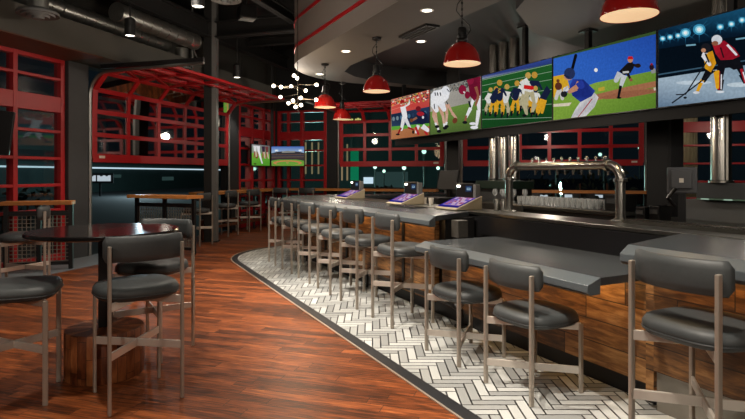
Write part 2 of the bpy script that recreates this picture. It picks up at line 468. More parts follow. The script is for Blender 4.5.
mb = MB(); wall_piece(mb, BK, 15.5, 15.7, 0, 5.4, 0, 21); struct(mb.build('wall_right', WALLD, smooth=0), 'dark side wall beyond the bar', 'wall')
mb = MB(); wall_piece(mb, LF, 21, 21.2, 0, 5.4, 0, 15.5); struct(mb.build('wall_rear', WALLD, smooth=0), 'dark wall behind the viewer', 'wall')
mb = MB(); wall_piece(mb, LF, -0.25, 21, 3.48, 5.4); struct(mb.build('wall_left_upper', WALLU, smooth=0), 'grey upper wall over the left windows and roll up door', 'wall')
# grey wall pier beside the left roll up door
mb = MB(); wall_piece(mb, LF, 7.56, 8.0, 0, 3.48, -0.25, 0.06); struct(mb.build('wall_pier', DGREY, smooth=0), 'grey pier between red window and roll up door', 'wall')
# bulkhead with a timber underside
mb = MB(); wall_piece(mb, LF, 1.8, 21, 3.5, 3.95, 0.0, 0.80); struct(mb.build('trim_3', BULK, smooth=0), 'grey concrete bulkhead over the left windows', 'bulkhead')
mb = MB(); wall_piece(mb, LF, 8.0, 21, 3.485, 3.499, 0.0, 0.79); struct(mb.build('trim_4', SOFFWOOD, smooth=0), 'brown timber underside of the bulkhead', 'soffit')

# ---- fixed windows
def window(n, f, label, t0, t1, stiles, z0, z1, rails, d=-0.05, pane_d=-0.08):
    root = sthing('window_%d' % n, label, 'window', f((t0 + t1) / 2, d))
    inv = Matrix.Translation(-root.location)
    mb = MB()
    for t, w in stiles:
        wall_piece(mb, f, t - w / 2, t + w / 2, z0, z1, d - 0.1, d + 0.05)
    for z, h in rails:
        wall_piece(mb, f, t0, t1, z - h / 2, z + h / 2, d - 0.09, d + 0.045)
    mb.v = [tuple(inv @ Vector(v)) for v in mb.v]
    mb.build('window_frame', RED, root, smooth=0, bevel=0.006)
    mb = MB(); a, b = f(t0, pane_d), f(t1, pane_d)
    mb.quad((a.x, a.y, z0), (b.x, b.y, z0), (b.x, b.y, z1), (a.x, a.y, z1))
    mb.v = [tuple(inv @ Vector(v)) for v in mb.v]
    mb.build('pane', GLASS, root, smooth=0, recalc=False)
    return root
RL = [(0.06, 0.12), (0.46, 0.05), (0.88, 0.05), (1.31, 0.05), (1.765, 0.05), (2.225, 0.05), (2.69, 0.27), (3.13, 0.05), (3.45, 0.07)]
w1 = window(1, LF, 'tall red framed window left of the grey pier', 8.02, 12.0, [(8.06, 0.09), (8.96, 0.08), (10.4, 0.09), (11.2, 0.09), (11.95, 0.1)], 0, 3.48, RL)
w2 = window(2, LF, 'red framed window between roll up door and corner', 0.05, 2.22, [(0.1, 0.1), (0.75, 0.12), (1.45, 0.08), (2.17, 0.1)], 0, 3.48, RL)
w3 = window(3, BK, 'red framed window right of the corner behind the small screens', 0.05, 1.72, [(0.1, 0.1), (0.42, 0.08), (0.88, 0.1), (1.67, 0.1)], 0, 3.48, RL)
w4 = window(4, BK, 'red framed window at the right behind the bar', 11.08, 14.6, [(11.14, 0.12), (12.35, 0.17), (13.5, 0.12), (14.54, 0.12)], 0, 3.48, RL)

# ---- roll up doors: sections standing up, curving over and lying along the ceiling
def rollup(n, f, label, t0, t1, cols):
    root = sthing('door_%d' % n, label, 'roll up door', f((t0 + t1) / 2, 0))
    inv = Matrix.Translation(-root.location)
    prof = [(0.03, 1.80), (0.03, 2.235), (0.03, 2.665), (0.05, 3.07), (0.30, 3.36), (0.73, 3.42), (1.16, 3.42), (1.62, 3.42)]
    tr, tl = t0 + 0.10, t1 - 0.10
    def pt(t, k):
        d, z = prof[k]; p = f(t, d); return Vector((p.x, p.y, z))
    fr = MB()
    ts = [tr + (tl - tr) * i / cols for i in range(cols + 1)]
    def nrm(k):
        a = Vector(prof[max(k - 1, 0)]); b = Vector(prof[min(k + 1, len(prof) - 1)])
        q = f(0, b.x) - f(0, a.x); v = Vector((q.x, q.y, b.y - a.y)).normalized(); return v
    for k in range(len(prof)):
        fr.bar(pt(tr, k), pt(tl, k), 0.05, 0.16 if k == 0 else 0.085 if k < 7 else 0.15, up=nrm(k))
    for k in range(len(prof) - 1):
        for i, t in enumerate(ts):
            tt = min(max(t, tr + 0.04), tl - 0.04)
            q = f(0, 1) - f(0, 0)
            dd = pt(tt, k + 1) - pt(tt, k)
            fr.bar(pt(tt, k), pt(tt, k + 1), 0.09 if 0 < i < cols else 0.12, 0.045, up=dd.cross(f(1, 0) - f(0, 0)))
    fr.v = [tuple(inv @ Vector(v)) for v in fr.v]
    fr.build('door_frame', RED, root, smooth=0, bevel=0.005)
    # truss struts across the lying sections
    st = MB()
    for i in range(cols):
        for k in (4, 5):
            st.bar(pt(ts[i], k) + Vector((0, 0, 0.05)), pt(ts[i + 1], k + 1) + Vector((0, 0, 0.05)), 0.02, 0.02)
    st.v = [tuple(inv @ Vector(v)) for v in st.v]
    st.build('strut', BEAM, root, smooth=0)
    gl = MB()
    for k in range(len(prof) - 1):
        gl.quad(pt(tr, k), pt(tl, k), pt(tl, k + 1), pt(tr, k + 1))
    gl.v = [tuple(inv @ Vector(v)) for v in gl.v]
    gl.build('pane', GLASS, root, smooth=0, recalc=False)
    for t in (t0 + 0.04, t1 - 0.04):
        tk = MB()
        pts = [f(t, 0.04) + Vector((0, 0, 0.0)), f(t, 0.04) + Vector((0, 0, 2.95))]
        for i in range(1, 7):
            a = PI / 2 * i / 6; pts.append(f(t, 0.04 + 0.42 * (1 - math.cos(a))) + Vector((0, 0, 2.95 + 0.42 * math.sin(a))))
        pts.append(f(t, 2.45) + Vector((0, 0, 3.40)))
        tk.tube(pts, 0.032, 6); tk.v = [tuple(inv @ Vector(v)) for v in tk.v]
        tk.build('track', DUCT, root)
        hb = MB(); hb.bar(f(t, 0.3) + Vector((0, 0, 3.455)), f(t, 2.45) + Vector((0, 0, 3.455)), 0.06, 0.07)
        hb.v = [tuple(inv @ Vector(v)) for v in hb.v]; hb.build('track_hanger', BLACK, root, smooth=0)
    lb = MB(); p = pt(tl - 0.14, 0); lb.bar(p + (f(0, 0.028) - f(0, 0)) + Vector((0, 0, 0.02)), p + (f(-0.14, 0.028) - f(0, 0)) + Vector((0, 0, 0.02)), 0.005, 0.05)
    lb.v = [tuple(inv @ Vector(v)) for v in lb.v]; o = lb.build('maker_plate', WHITEC, root, smooth=0); o['label'] = 'small pale plate on the bottom rail'
    return root
rollup(1, LF, 'raised red roll up door in the left wall', 2.76, 7.54, 5)
rollup(2, BK, 'raised red roll up door at the back, left of the black column', 2.07, 5.42, 4)
rollup(3, BK, 'raised red roll up door at the back behind the beer taps', 5.80, 10.62, 6)

# ---- steel frame
def ray_(px, Y, z=0.0): return Vector(((px - 372.5) / 545 * Y, Y, z))
def bxc(name, c, s, rz, m, label, cat, bevel=0.0):
    mb = MB(); mb.box((0, 0, 0), s); o = mb.build(name, m, smooth=0, bevel=bevel); o.location = c; o.rotation_euler = (0, 0, rz)
    return struct(o, label, cat)
def ibeam(name, a, b, h, w, label):
    mb = MB(); a, b = Vector(a), Vector(b); mid = (a + b) / 2; a0, b0 = a - mid, b - mid
    mb.bar(a0, b0, 0.03, h); mb.mi = 1
    mb.bar(a0 - Vector((0, 0, h / 2 - 0.02)), b0 - Vector((0, 0, h / 2 - 0.02)), w, 0.03); mb.mi = 0
    mb.bar(a0 + Vector((0, 0, h / 2 - 0.02)), b0 + Vector((0, 0, h / 2 - 0.02)), w, 0.03)
    o = mb.build(name, [BEAM, BEAM], smooth=0); o.location = mid; return struct(o, label, 'beam')
CP = ray_(211, 12.1)
mb = MB(); mb.box((-0.045, 0, 2.7), (0.17, 0.22, 5.4)); mb.mi = 1; mb.box((0.09, 0, 2.7), (0.10, 0.22, 5.4)); mb.mi = 0; mb.box((0, 0, 0.01), (0.34, 0.30, 0.02))
o = mb.build('column', [RUBBER, GREYP], smooth=0); o.location = CP; o.rotation_euler = (0, 0, A1 + 0.35); struct(o, 'tall black steel column in front of the red roll up door', 'column')
hz = Vector((0, 0, 4.68))
ibeam('beam', CP + hz + E1 * 0.15, CP + E1 * 6.0 + hz, 0.36, 0.2, 'black roof beam from the column to the grey fascia')
ibeam('beam', CP + hz - E1 * 0.15, CP - E1 * 0.9 + hz, 0.36, 0.2, 'black roof beam from the column to the left wall')
ibeam('beam', CP + hz - E2 * 0.15, CP - E2 * 12.0 + hz, 0.36, 0.2, 'black roof beam running from the column towards the viewer')
ibeam('beam', CP + hz + E2 * 0.15, CP + E2 * 3.8 + hz, 0.36, 0.2, 'black roof beam running from the column to the back corner')
ibeam('beam', CP + hz + Vector((0, 0, 0.1)) + E1 * 2.0 - E2 * 8, CP + E1 * 2.0 + E2 * 2.7 + hz + Vector((0, 0, 0.1)), 0.22, 0.14, 'slim roof beam left of the grey fascia')
ibeam('beam', CP + hz + Vector((0, 0, 0.1)) + E2 * 1.6, CP + E1 * 5 + E2 * 1.6 + hz + Vector((0, 0, 0.1)), 0.22, 0.14, 'slim cross beam behind the black column')
bxc('column', (1.86, 12.5, 2.0), (0.26, 0.26, 4.0), A1, BEAM, 'black column behind the row of screens', 'column')
mb = MB(); mb.box((0, 0, 2.0), (0.34, 0.34, 4.0)); o = mb.build('column', BEAM, smooth=0); o.location = (4.72, 8.95, 0); o.rotation_euler = (0, 0, 0.95); struct(o, 'square black column right of the beer taps', 'column')
mb = MB(); mb.box((0, 0, 2.0), (0.2, 0.12, 4.0)); o = mb.build('column', DGREY, smooth=0); o.location = (4.83, 8.70, 0); o.rotation_euler = (0, 0, 0.0); struct(o, 'slim grey post against the square black column', 'column')

# ---- dropped ceiling over the bar
c9 = (9.1, 4.9); R9 = 1.85
outer = [W(-3.5, 3.05), W(4, 3.05), W(7, 3.05)]
for i in range(13):
    a = -PI / 2 + PI / 2 * i / 12
    outer.append(W(c9[0] + R9 * math.cos(a), c9[1] + R9 * math.sin(a)))
outer += [W(10.95, 9.3), W(-3.5, 9.3)]
tray = [(4.4, 4.1), (5.0, 4.1), (7, 4.08), (9.2, 4.06), (9.8, 4.2), (10.2, 4.6), (10.5, 5.2), (10.6, 6.2), (10.6, 8.6), (6.3, 8.6), (6.25, 6.6), (5.9, 5.4), (5.2, 4.5)]
hole = [W(s, n) for s, n in tray]
struct(flat_poly(outer, 3.5, hole).build('ceiling_soffit', PLAST, smooth=0), 'grey dropped ceiling over the bar', 'ceiling')
struct(flat_poly(hole, 3.86).build('ceiling_tray', DGREY, smooth=0), 'raised tray in the grey dropped ceiling', 'ceiling')
mb = MB(); n = len(hole)
mb.add([(p.x, p.y, 3.5) for p in hole] + [(p.x, p.y, 3.86) for p in hole], [(i, (i + 1) % n, n + (i + 1) % n, n + i) for i in range(n)])
struct(mb.build('trim_5', DGREY, smooth=30), 'dark upstand around the ceiling tray', 'trim')
mb = MB(); n = len(outer)
mb.add([(p.x, p.y, 3.5) for p in outer] + [(p.x, p.y, 5.4) for p in outer], [(i, (i + 1) % n, n + (i + 1) % n, n + i) for i in range(n)])
struct(mb.build('wall_fascia', FASC, smooth=30), 'curved grey fascia above the bar', 'fascia')
for k, (z, lb) in enumerate(((3.78, 'lower'), (4.26, 'upper'))):
    mb = MB(); path = []
    for i, p in enumerate(outer[:-1]):
        q = outer[i + 1] - outer[i]; q.normalize(); inn = Vector((-q.y, q.x, 0))
        if inn.dot(W(6, 6) - p) < 0: inn = -inn
        path.append((p, inn, ZERO))
    sweep(mb, path, [(-0.012, z - 0.028), (-0.012, z + 0.028), (-0.002, z + 0.028), (-0.002, z - 0.028)])
    struct(mb.build('trim_%d' % (6 + k), RED, smooth=30), 'red %s stripe around the grey fascia' % lb, 'trim')
mb = MB()   # slot vent
vt = thing('ceiling_vent', 'black slot air vent in the grey dropped ceiling', 'vent', W(6.55, 3.93, 3.485), AU)
mb.box((0, 0, 0), (0.75, 0.22, 0.03)); mb.build('vent_frame', BLACK, vt, smooth=0)
mb = MB()
for k in range(3): mb.box((0, -0.06 + 0.06 * k, -0.02), (0.7, 0.012, 0.02))
mb.build('vent_slat', DGREY, vt, smooth=0)
# ================================================================ BAR ISLAND
def slab(z, depth, th=0.06, drop=0.045, lipw=0.11):
    return [(0.03, z - drop - th), (0.0, z - drop - th + 0.02), (0.0, z - drop), (lipw, z), (depth, z), (depth, z - 0.05), (lipw + 0.02, z - 0.05), (lipw, z - drop - th)]
def counter(name, path, z, depth, label):
    root = thing(name, label, 'countertop', (0, 0, 0))
    pr = slab(z, depth)
    a = MB(); sweep(a, path, [(0.115, z - 0.05), (0.115, z), (depth, z), (depth, z - 0.05)]); a.build('counter_slab', STONE, root, smooth=35)
    b = MB(); sweep(b, path, [(0.03, z - 0.105), (0.0, z - 0.085), (0.0, z - 0.04), (0.113, z + 0.001), (0.113, z - 0.105)]); b.build('front_lip', STONE_LIT, root, smooth=25, bevel=0.004)
    return root
CTR = counter('bar_countertop', bar_path(0.0, 4.50, 0.55), 1.085, 0.79, 'dark slate countertop of the tall bar curving away at the far end')
counter('bar_countertop', [(W(-2.4, 2.66), N, ZERO), (W(2.19, 2.66), N, U * 0.29)], 1.085, 0.94, 'dark slate countertop of the tall bar section at the right edge')
counter('low_countertop', [(W(2.40, 2.635), N, ZERO), (W(4.46, 2.635), N, ZERO)], 0.86, 0.96, 'lower slate countertop in the middle of the bar')
mb = MB(); mb.box((0, 0, 0), (2.30, 0.03, 0.19)); o = mb.build('riser_panel', BLACKP, smooth=0); o.location = W(3.62, 3.618, 0.955); o.rotation_euler = (0, 0, AU)
tag(o, 'black upright panel behind the lower slate countertop', 'panel')
# service rail of worn steel
mb = MB(); mb.box((0, 0, 0), (11.5, 0.40, 0.035)); o = mb.build('steel_service_rail', STEELD, smooth=0, bevel=0.006); o.location = W(3.45, 3.83, 1.0725); o.rotation_euler = (0, 0, AU)
tag(o, 'worn steel service top running behind the slate countertops', 'countertop')
# body of the bar with reclaimed wood panels
base = thing('bar_cabinet', 'bar body clad in reclaimed brown planks under the slate countertops', 'bar counter', (0, 0, 0))
def body(name, path, d, z0, z1, m, uv=True, sm=35):
    mb = MB(); sweep(mb, path, [(0.0, z0), (0.0, z1), (d, z1), (d, z0)], uv=uv); return mb.build(name, m, base, smooth=sm)
body('wood_panel', bar_path(0.35, 4.95), 0.06, 0.13, 1.03, BARWOOD)
body('wood_panel', [(W(2.36, 3.17), N, ZERO), (W(4.80, 3.17), N, ZERO)], 0.06, 0.13, 0.80, BARWOOD)
body('wood_panel', [(W(-2.4, 3.10), N, ZERO), (W(2.30, 3.10), N, ZERO)], 0.06, 0.26, 1.03, BARWOOD)
mb = MB(); sweep(mb, [(W(2.30, 3.10), N, ZERO), (W(2.355, 3.10), N, ZERO)], [(0, 0.1), (0, 1.03), (0.5, 1.03), (0.5, 0.1)], uv=True); mb.build('side_panel', BARWOOD, base, smooth=0)
body('toe_kick', bar_path(0.39, 2.36), 0.05, 0.0, 0.13, BLACK, uv=False)
k = body('toe_kick', [(W(-2.4, 3.13), N, ZERO), (W(2.30, 3.13), N, ZERO)], 0.05, 0.0, 0.26, mat('pale_kick_panel', (138, 132, 122), 0.4, 0.3), uv=False); k['label'] = 'grey kick plate under the near section'
body('core', bar_path(0.42, 4.85), 0.38, 0.02, 1.03, BLACK, uv=False)
body('core', [(W(-2.4, 3.24), N, ZERO), (W(4.8, 3.24), N, ZERO)], 0.36, 0.02, 0.79, BLACK, uv=False)
body('core', [(W(-2.4, 3.65), N, ZERO), (W(9.2, 3.65), N, ZERO)], 0.35, 0.02, 1.05, BLACK, uv=False)
for s in (5.62, 6.45, 7.3, 8.15, 8.95):
    mb = MB(); mb.box((0, 0, 0), (0.05, 0.02, 0.85)); o = mb.build('panel_joint', BLACK, base, smooth=0); o.location = W(s, 3.165, 0.58); o.rotation_euler = (0, 0, AU)
mb = MB(); mb.box((0, 0, 0), (0.12, 0.12, 0.172)); o = mb.build('terrazzo_block', TERR, base, smooth=0, bevel=0.004); o.location = W(4.56, 3.22, 0.947); o.rotation_euler = (0, 0, AU); o['label'] = 'speckled terrazzo support block'
# foot rail
fr = thing('foot_rail', 'dark pipe foot rail along the base of the tall bar', 'foot rail', (0, 0, 0))
mb = MB(); pth = [(p[0] - p[1] * 0.0) + Vector((0, 0, 0.2)) for p in bar_path(0.29, 4.40)]
mb.tube([pth[0] + Vector((0, 0, -0.195)), pth[0] + Vector((0, 0, -0.05)), pth[0] + U * 0.02 + Vector((0, 0, -0.015)), pth[0] + U * 0.06] + pth[1:], 0.026, 10); mb.build('pipe', BLACK, fr)
mb = MB(); mb.cyl((pth[0].x, pth[0].y, 0), 0.055, 0.006, 0.025); mb.build('floor_flange', BLACK, fr)
mb = MB(); mb.tube([pth[0] + Vector((0, 0, -0.09)), pth[0] + Vector((0, 0, -0.035)), pth[0] + U * 0.03 + Vector((0, 0, -0.008)), pth[0] + U * 0.1], 0.036, 12); mb.build('elbow', BLACK, fr)
for s in (5.3, 6.5, 7.7, 8.9):
    mb = MB(); p = W(s, 3.11); mb.tube([p + Vector((0, 0, 0.006)), p + Vector((0, 0, 0.19))], 0.018, 8); mb.build('bracket', BLACK, fr)

# ================================================================ STOOLS
def make_stool(name, label, seat_z, low, group=None, square=2.9):
    """seat_z: top of the cushion; origin on the floor under the seat, the sitter faces +Y"""
    r = thing(name, label, 'stool', group=group)
    lt = seat_z + 0.275; st = seat_z - 0.095
    for x in (-0.225, 0.225):
        mb = MB(); mb.box((x, -0.195, lt / 2), (0.020, 0.032, lt)); mb.build('leg', BRONZE, r, smooth=0, bevel=0.005)
    for x in (-0.215, 0.215):
        mb = MB(); mb.box((x, 0.265, st / 2), (0.020, 0.032, st)); mb.build('leg', BRONZE, r, smooth=0, bevel=0.005)
    mb = MB()
    zz = st - 0.015
    mb.bar((-0.225, -0.195, zz), (0.215, 0.265, zz), 0.014, 0.052); mb.bar((0.225, -0.195, zz), (-0.215, 0.265, zz), 0.014, 0.052)
    mb.build('seat_frame', BRIGHTB, r, smooth=0, bevel=0.003)
    mb = MB(); zl = 0.155 if low else 0.36
    mb.bar((-0.225, -0.195, zl), (0.215, 0.265, zl), 0.014, 0.052); mb.bar((0.225, -0.195, zl), (-0.215, 0.265, zl), 0.014, 0.052)
    mb.build('stretcher', BRIGHTB, r, smooth=0, bevel=0.003)
    mb = MB(); mb.pad(st, seat_z, 0.262, 0.255, square, 0.04, 0, 0.055, dome=0.012); s = mb.build('seat', LEATH, r, smooth=60)
    mb = MB()
    pts = []
    for k in range(37):
        t = 2 * PI * k / 36; ct, sn = math.cos(t), math.sin(t); q = (abs(ct) ** square + abs(sn) ** square) ** (-1 / square)
        pts.append((0.261 * q * ct, 0.055 + 0.254 * q * sn, st + 0.032))
    mb.tube(pts, 0.005, 6, cap=False); mb.build('piping', LEATHD, s)
    # curved backrest
    mb = MB(); R = 0.40; cy = -0.205 + R; A = math.radians(38.5); K = 22
    hh, th = 0.082, 0.026; zc = lt - 0.027; seg = 14
    rings = []
    for i in range(K + 1):
        u = -1 + 2 * i / K; a = u * A
        e = min(1.0, math.sqrt(max(0.0, 1 - max(0, (abs(u) - 0.93) / 0.07) ** 2)) + 0.05)
        ring = []
        for k in range(seg):
            p = 2 * PI * k / seg; cs, sn = math.cos(p), math.sin(p)
            q = (abs(cs) ** 4 + abs(sn) ** 4) ** (-0.25)
            rr = R + th * q * cs * e; z = zc + hh * q * sn * (0.55 + 0.45 * e)
            ring.append((rr * math.sin(a), cy - rr * math.cos(a), z))
        rings.append(ring)
    vs = [v for g in rings for v in g]; fs = []
    for i in range(K):
        for k in range(seg):
            a, b = i * seg + k, i * seg + (k + 1) % seg; fs.append((a, b, b + seg, a + seg))
    fs.append(tuple(range(seg))); fs.append(tuple(K * seg + k for k in range(seg)))
    mb.add(vs, fs); mb.build('backrest', LEATH, r, smooth=60)
    return r
tall = make_stool('bar_stool', '', 0.775, False)
low = make_stool('low_stool', '', 0.565, True)
ordn = ['nearest', 'second', 'third', 'fourth', 'fifth', 'farthest']
first = [True, True]
def place(proto, pos, d, label, group=None):
    k = 0 if proto is tall else 1
    if first[k]:
        first[k] = False; proto.location = pos; proto.rotation_euler = (0, 0, facing(d)); proto['label'] = label
        if group: proto['group'] = group
        return proto
    return dup(proto, pos, facing(d), label, group)
BS = [(4.86, 'tall stool at the tall bar with the lower slate counter just to its right'),
      (5.70, 'second tall stool at the tall bar counting away from the lower counter'),
      (6.48, 'third tall stool at the tall bar counting away from the lower counter'),
      (7.26, 'fourth tall stool at the tall bar counting away from the lower counter'),
      (8.05, 'second to last tall stool at the far end of the tall bar'),
      (8.86, 'last tall stool where the far end of the tall bar starts to curve')]
rs = random.Random(3)
for s, lb in BS:
    d = N + U * rs.uniform(-0.05, 0.05)
    place(tall, W(s, 2.69, 0.006), d, lb, 'tall stools along the bar')
place(tall, W(1.71, 2.635, 0.006), N - U * 0.02, 'tall stool in the right foreground at the near tall bar section', 'tall stools along the bar')
for s, lb in ((3.72, 'low stool at the left half of the lower slate counter'), (2.92, 'low stool at the right half of the lower slate counter')):
    place(low, W(s, 2.645, 0.006), N + U * 0.03, lb, 'low stools at the lower counter')
# round table with its stools
TX, TY = -2.02, 4.12
tb = thing('round_table', 'round polished black bar table on a butcher block drum in the left foreground', 'table', (TX, TY, 0))
mb = MB(); mb.lathe([(0.27, 0.0), (0.275, 0.01), (0.275, 0.34), (0.268, 0.35), (0.0001, 0.35)], seg=48, cap1=False, uvw=1.9); mb.build('drum_base', DRUM, tb, smooth=40)
mb = MB(); mb.box((0, 0, 0.695), (0.075, 0.075, 0.69)); mb.build('post', BLACK, tb, smooth=0, bevel=0.005)
mb = MB(); mb.lathe([(0.2, 1.035), (0.515, 1.047), (0.53, 1.055), (0.53, 1.075), (0.524, 1.082), (0.0001, 1.082)], seg=64, cap1=False); mb.build('tabletop', TABLETOP, tb, smooth=40)
place(tall, Vector((-1.575, 3.67, 0)), Vector((-0.62, 0.78, 0)), 'charcoal stool in front of the round black table, its back to the viewer', 'stools around the round table')
place(tall, Vector((-1.83, 4.62, 0)), Vector((-0.22, -0.97, 0)), 'charcoal stool on the far side of the round black table', 'stools around the round table')
sq = make_stool('bar_stool', 'charcoal stool with squarish seat left of the round black table', 0.775, False, 'stools around the round table', 4.5)
sq.location = (-2.44, 3.64, 0); sq.rotation_euler = (0, 0, facing((0.94, 0.34)))

# ================================================================ DRINK LEDGES
def mesh_panel(mb, a, b, z0, z1, pitch=0.06, r=0.005):
    a, b = Vector(a), Vector(b); L = (b - a).length; d = (b - a) / L
    n = int(L / pitch)
    for i in range(n + 1):
        p = a + d * (L * i / n); mb.bar((p.x, p.y, z0), (p.x, p.y, z1), r * 2, r * 2)
    n = int((z1 - z0) / pitch)
    for i in range(n + 1):
        z = z0 + (z1 - z0) * i / n; mb.bar((a.x, a.y, z), (b.x, b.y, z), r * 2, r * 2)
WIRE = mat('pale_wire_mesh', (148, 142, 128), 0.5, 0.3)
def ledge(name, label, a, b, depth, z, mesh=True, posts=3, th=0.06):
    """wood drink ledge from a to b, its depth going away to the left of a->b"""
    a, b = Vector(a), Vector(b); L = (b - a).length
    r = thing(name, label, 'drink ledge', a, math.atan2((b - a).y, (b - a).x))
    mb = MB(); mb.box((L / 2, depth / 2, z - th / 2), (L, depth, th)); mb.build('ledge_top', RAILWOOD, r, smooth=0, bevel=0.006)
    for i in range(posts):
        x = 0.035 + (L - 0.07) * i / (posts - 1)
        mb = MB(); mb.box((x, depth / 2, (z - th) / 2), (0.06, 0.06, z - th)); mb.build('leg', BLACK, r, smooth=0)
    mb = MB(); mb.box((L / 2, depth / 2, z - 0.19), (L - 0.06, 0.05, 0.07)); mb.build('upper_rail', BLACK, r, smooth=0)
    mb = MB(); mb.box((L / 2, depth / 2, 0.10), (L - 0.06, 0.05, 0.05)); mb.build('lower_rail', BLACK, r, smooth=0)
    if mesh:
        mb = MB(); mesh_panel(mb, (0.06, depth / 2 + 0.035, 0), (L - 0.06, depth / 2 + 0.035, 0), 0.13, z - 0.23); mb.build('mesh_panel', WIRE, r, smooth=0)
    return r
ledge('drink_ledge', 'orange wood drink ledge with wire mesh below at the far left edge', (-5.62, 8.22, 0), (-4.70, 8.50, 0), 0.30, 1.08)
ledge('drink_ledge', 'orange wood drink ledge on black legs in front of the left roll up door', (-4.74, 10.50, 0), (-3.38, 9.92, 0), 0.45, 1.10)
# long ledge following left and back walls
r = thing('wall_ledge', 'long orange wood drink ledge following the corner below the small screens', 'drink ledge', (0, 0, 0))
inner = [LF(4.6, 0.08), LF(0.08, 0.08), BK(3.6, 0.08), BK(3.6, 0.52), LF(0.5, 0.5), LF(4.6, 0.5)]
inner = [LF(4.6, 0.08), CORNER + E1 * 0.08 - E2 * 0.08, BK(5.2, 0.08), BK(5.2, 0.5), CORNER + E1 * 0.5 - E2 * 0.5, LF(4.6, 0.5)]
mb = MB(); mb.prism([(p.x, p.y) for p in inner], 1.0, 1.07); mb.build('ledge_top', RAILWOOD, r, smooth=0)
for p in (LF(4.5, 0.4), LF(3.3, 0.4), LF(2.1, 0.4), LF(0.8, 0.4), BK(1.2, 0.4), BK(2.5, 0.4), BK(3.8, 0.4), BK(5.1, 0.4)):
    mb = MB(); mb.box((p.x, p.y, 0.5), (0.06, 0.06, 1.0)); mb.build('leg', BLACK, r, smooth=0)
mb = MB()
for z in (0.22, 0.34):
    mb.bar(LF(4.5, 0.42, z), LF(0.5, 0.42, z), 0.03, 0.07); mb.bar(BK(0.5, 0.42, z), BK(5.1, 0.42, z), 0.03, 0.07)
mb.build('foot_board', SOFFWOOD, r, smooth=0)
r2 = thing('wall_ledge', 'orange wood drink ledge along the back wall behind the bar', 'drink ledge', (0, 0, 0))
mb = MB(); P = [BK(5.9, 0.08), BK(10.6, 0.08), BK(10.6, 0.5), BK(5.9, 0.5)]; mb.prism([(p.x, p.y) for p in P], 1.0, 1.07); mb.build('ledge_top', RAILWOOD, r2, smooth=0)
for t in (6.0, 7.5, 9.0, 10.5):
    p = BK(t, 0.4); mb = MB(); mb.box((p.x, p.y, 0.5), (0.06, 0.06, 1.0)); mb.build('leg', BLACK, r2, smooth=0)
for t, lb in ((1.55, 'wood drum stump under the wall ledge, right one'), (4.75, 'wood drum stump under the wall ledge, left one')):
    p = LF(t, 0.68); g = thing('drum_stool', lb, 'stool', p)
    mb = MB(); mb.lathe([(0.15, 0.0), (0.18, 0.1), (0.18, 0.36), (0.15, 0.45), (0.0001, 0.45)], seg=24, cap1=False, uvw=1.2); mb.build('drum', DRUM, g, smooth=40)
for px, Y, d, lb in ((206, 11.45, -E1, 'grey stool at the wall ledge in front of the black column'),
                     (233, 13.2, -E1, 'second grey stool at the wall ledge, right of the black column'),
                     (255, 14.25, -E1 + E2 * 0.2, 'third grey stool at the wall ledge, nearest the corner on the left wall'),
                     (280, 15.75, E2, 'grey stool at the wall ledge below the small screen with the stadium'),
                     (306, 15.5, E2, 'grey stool at the wall ledge right of the small screens')):
    d = Vector(d).normalized(); p = Vector(((px - 372.5) / 545 * Y, Y, 0))
    place(tall, p + d * 0.19, d, lb, 'stools at the wall ledge')
place(tall, Vector((-4.24, 6.72, 0)), Vector((-0.9, -0.42, 0)), 'grey stool at the mesh sided drink ledge, seen past the round table', 'stools at the wall ledge')
# ================================================================ SCREENS
class Pic:
    """flat picture of coloured shapes on a screen; coordinates run through a map to (u right 0-1, v down 0-1)"""
    def __init__(self, w, h, fmap): self.w, self.h, self.f = w, h, fmap; self.v = []; self.fc = []; self.col = []; self.k = 0
    def _p(self, x, y):
        u, v = self.f(x, y); u = min(max(u, 0.0), 1.0); v = min(max(v, 0.0), 1.0)
        return (-self.w / 2 + u * self.w, -0.0002 * self.k, self.h / 2 - v * self.h)
    def poly(self, pts, *cols):
        b = len(self.v); self.v += [self._p(*p) for p in pts]; self.fc.append(list(range(b, b + len(pts))))
        cs = [lin(c) for c in cols]; self.col.append([cs[i % len(cs)] for i in range(len(pts))] if len(cs) > 1 else [cs[0]] * len(pts)); self.k += 1
    def full(self, *cols):      # TL TR BR BL
        b = len(self.v); w, h = self.w / 2, self.h / 2
        self.v += [(-w, 0, h), (w, 0, h), (w, 0, -h), (-w, 0, -h)]; self.fc.append([b, b + 1, b + 2, b + 3])
        cs = [lin(c) for c in cols]; self.col.append([cs[i % len(cs)] for i in range(4)]); self.k += 1
    def ell(self, x, y, rx, ry, c, rot=0.0):
        pts = []
        for i in range(14):
            a = 2 * PI * i / 14; p, q = rx * math.cos(a), ry * math.sin(a)
            pts.append((x + p * math.cos(rot) - q * math.sin(rot), y + p * math.sin(rot) + q * math.cos(rot)))
        self.poly(pts, c)
    def line(self, pts, w, c, w2=None):
        for i, (a, b) in enumerate(zip(pts, pts[1:])):
            dx, dy = b[0] - a[0], b[1] - a[1]; L = math.hypot(dx, dy) or 1; nx, ny = -dy / L / 2, dx / L / 2
            wb = w2 if w2 is not None else w
            self.poly([(a[0] + nx * w, a[1] + ny * w), (b[0] + nx * wb, b[1] + ny * wb), (b[0] - nx * wb, b[1] - ny * wb), (a[0] - nx * w, a[1] - ny * w)], c)
            self.k -= 1
            self.ell(b[0], b[1], wb / 2, wb / 2, c); self.k -= 1
        self.k += 1
    def build(self, name, parent):
        me = bpy.data.meshes.new(name); me.from_pydata(self.v, [], self.fc); me.materials.append(PIC)
        at = me.color_attributes.new('Col', 'FLOAT_COLOR', 'CORNER'); li = 0
        for cs in self.col:
            for c in cs: at.data[li].color = c; li += 1
        o = bpy.data.objects.new(name, me); C.objects.link(o); o.parent = parent
        return o

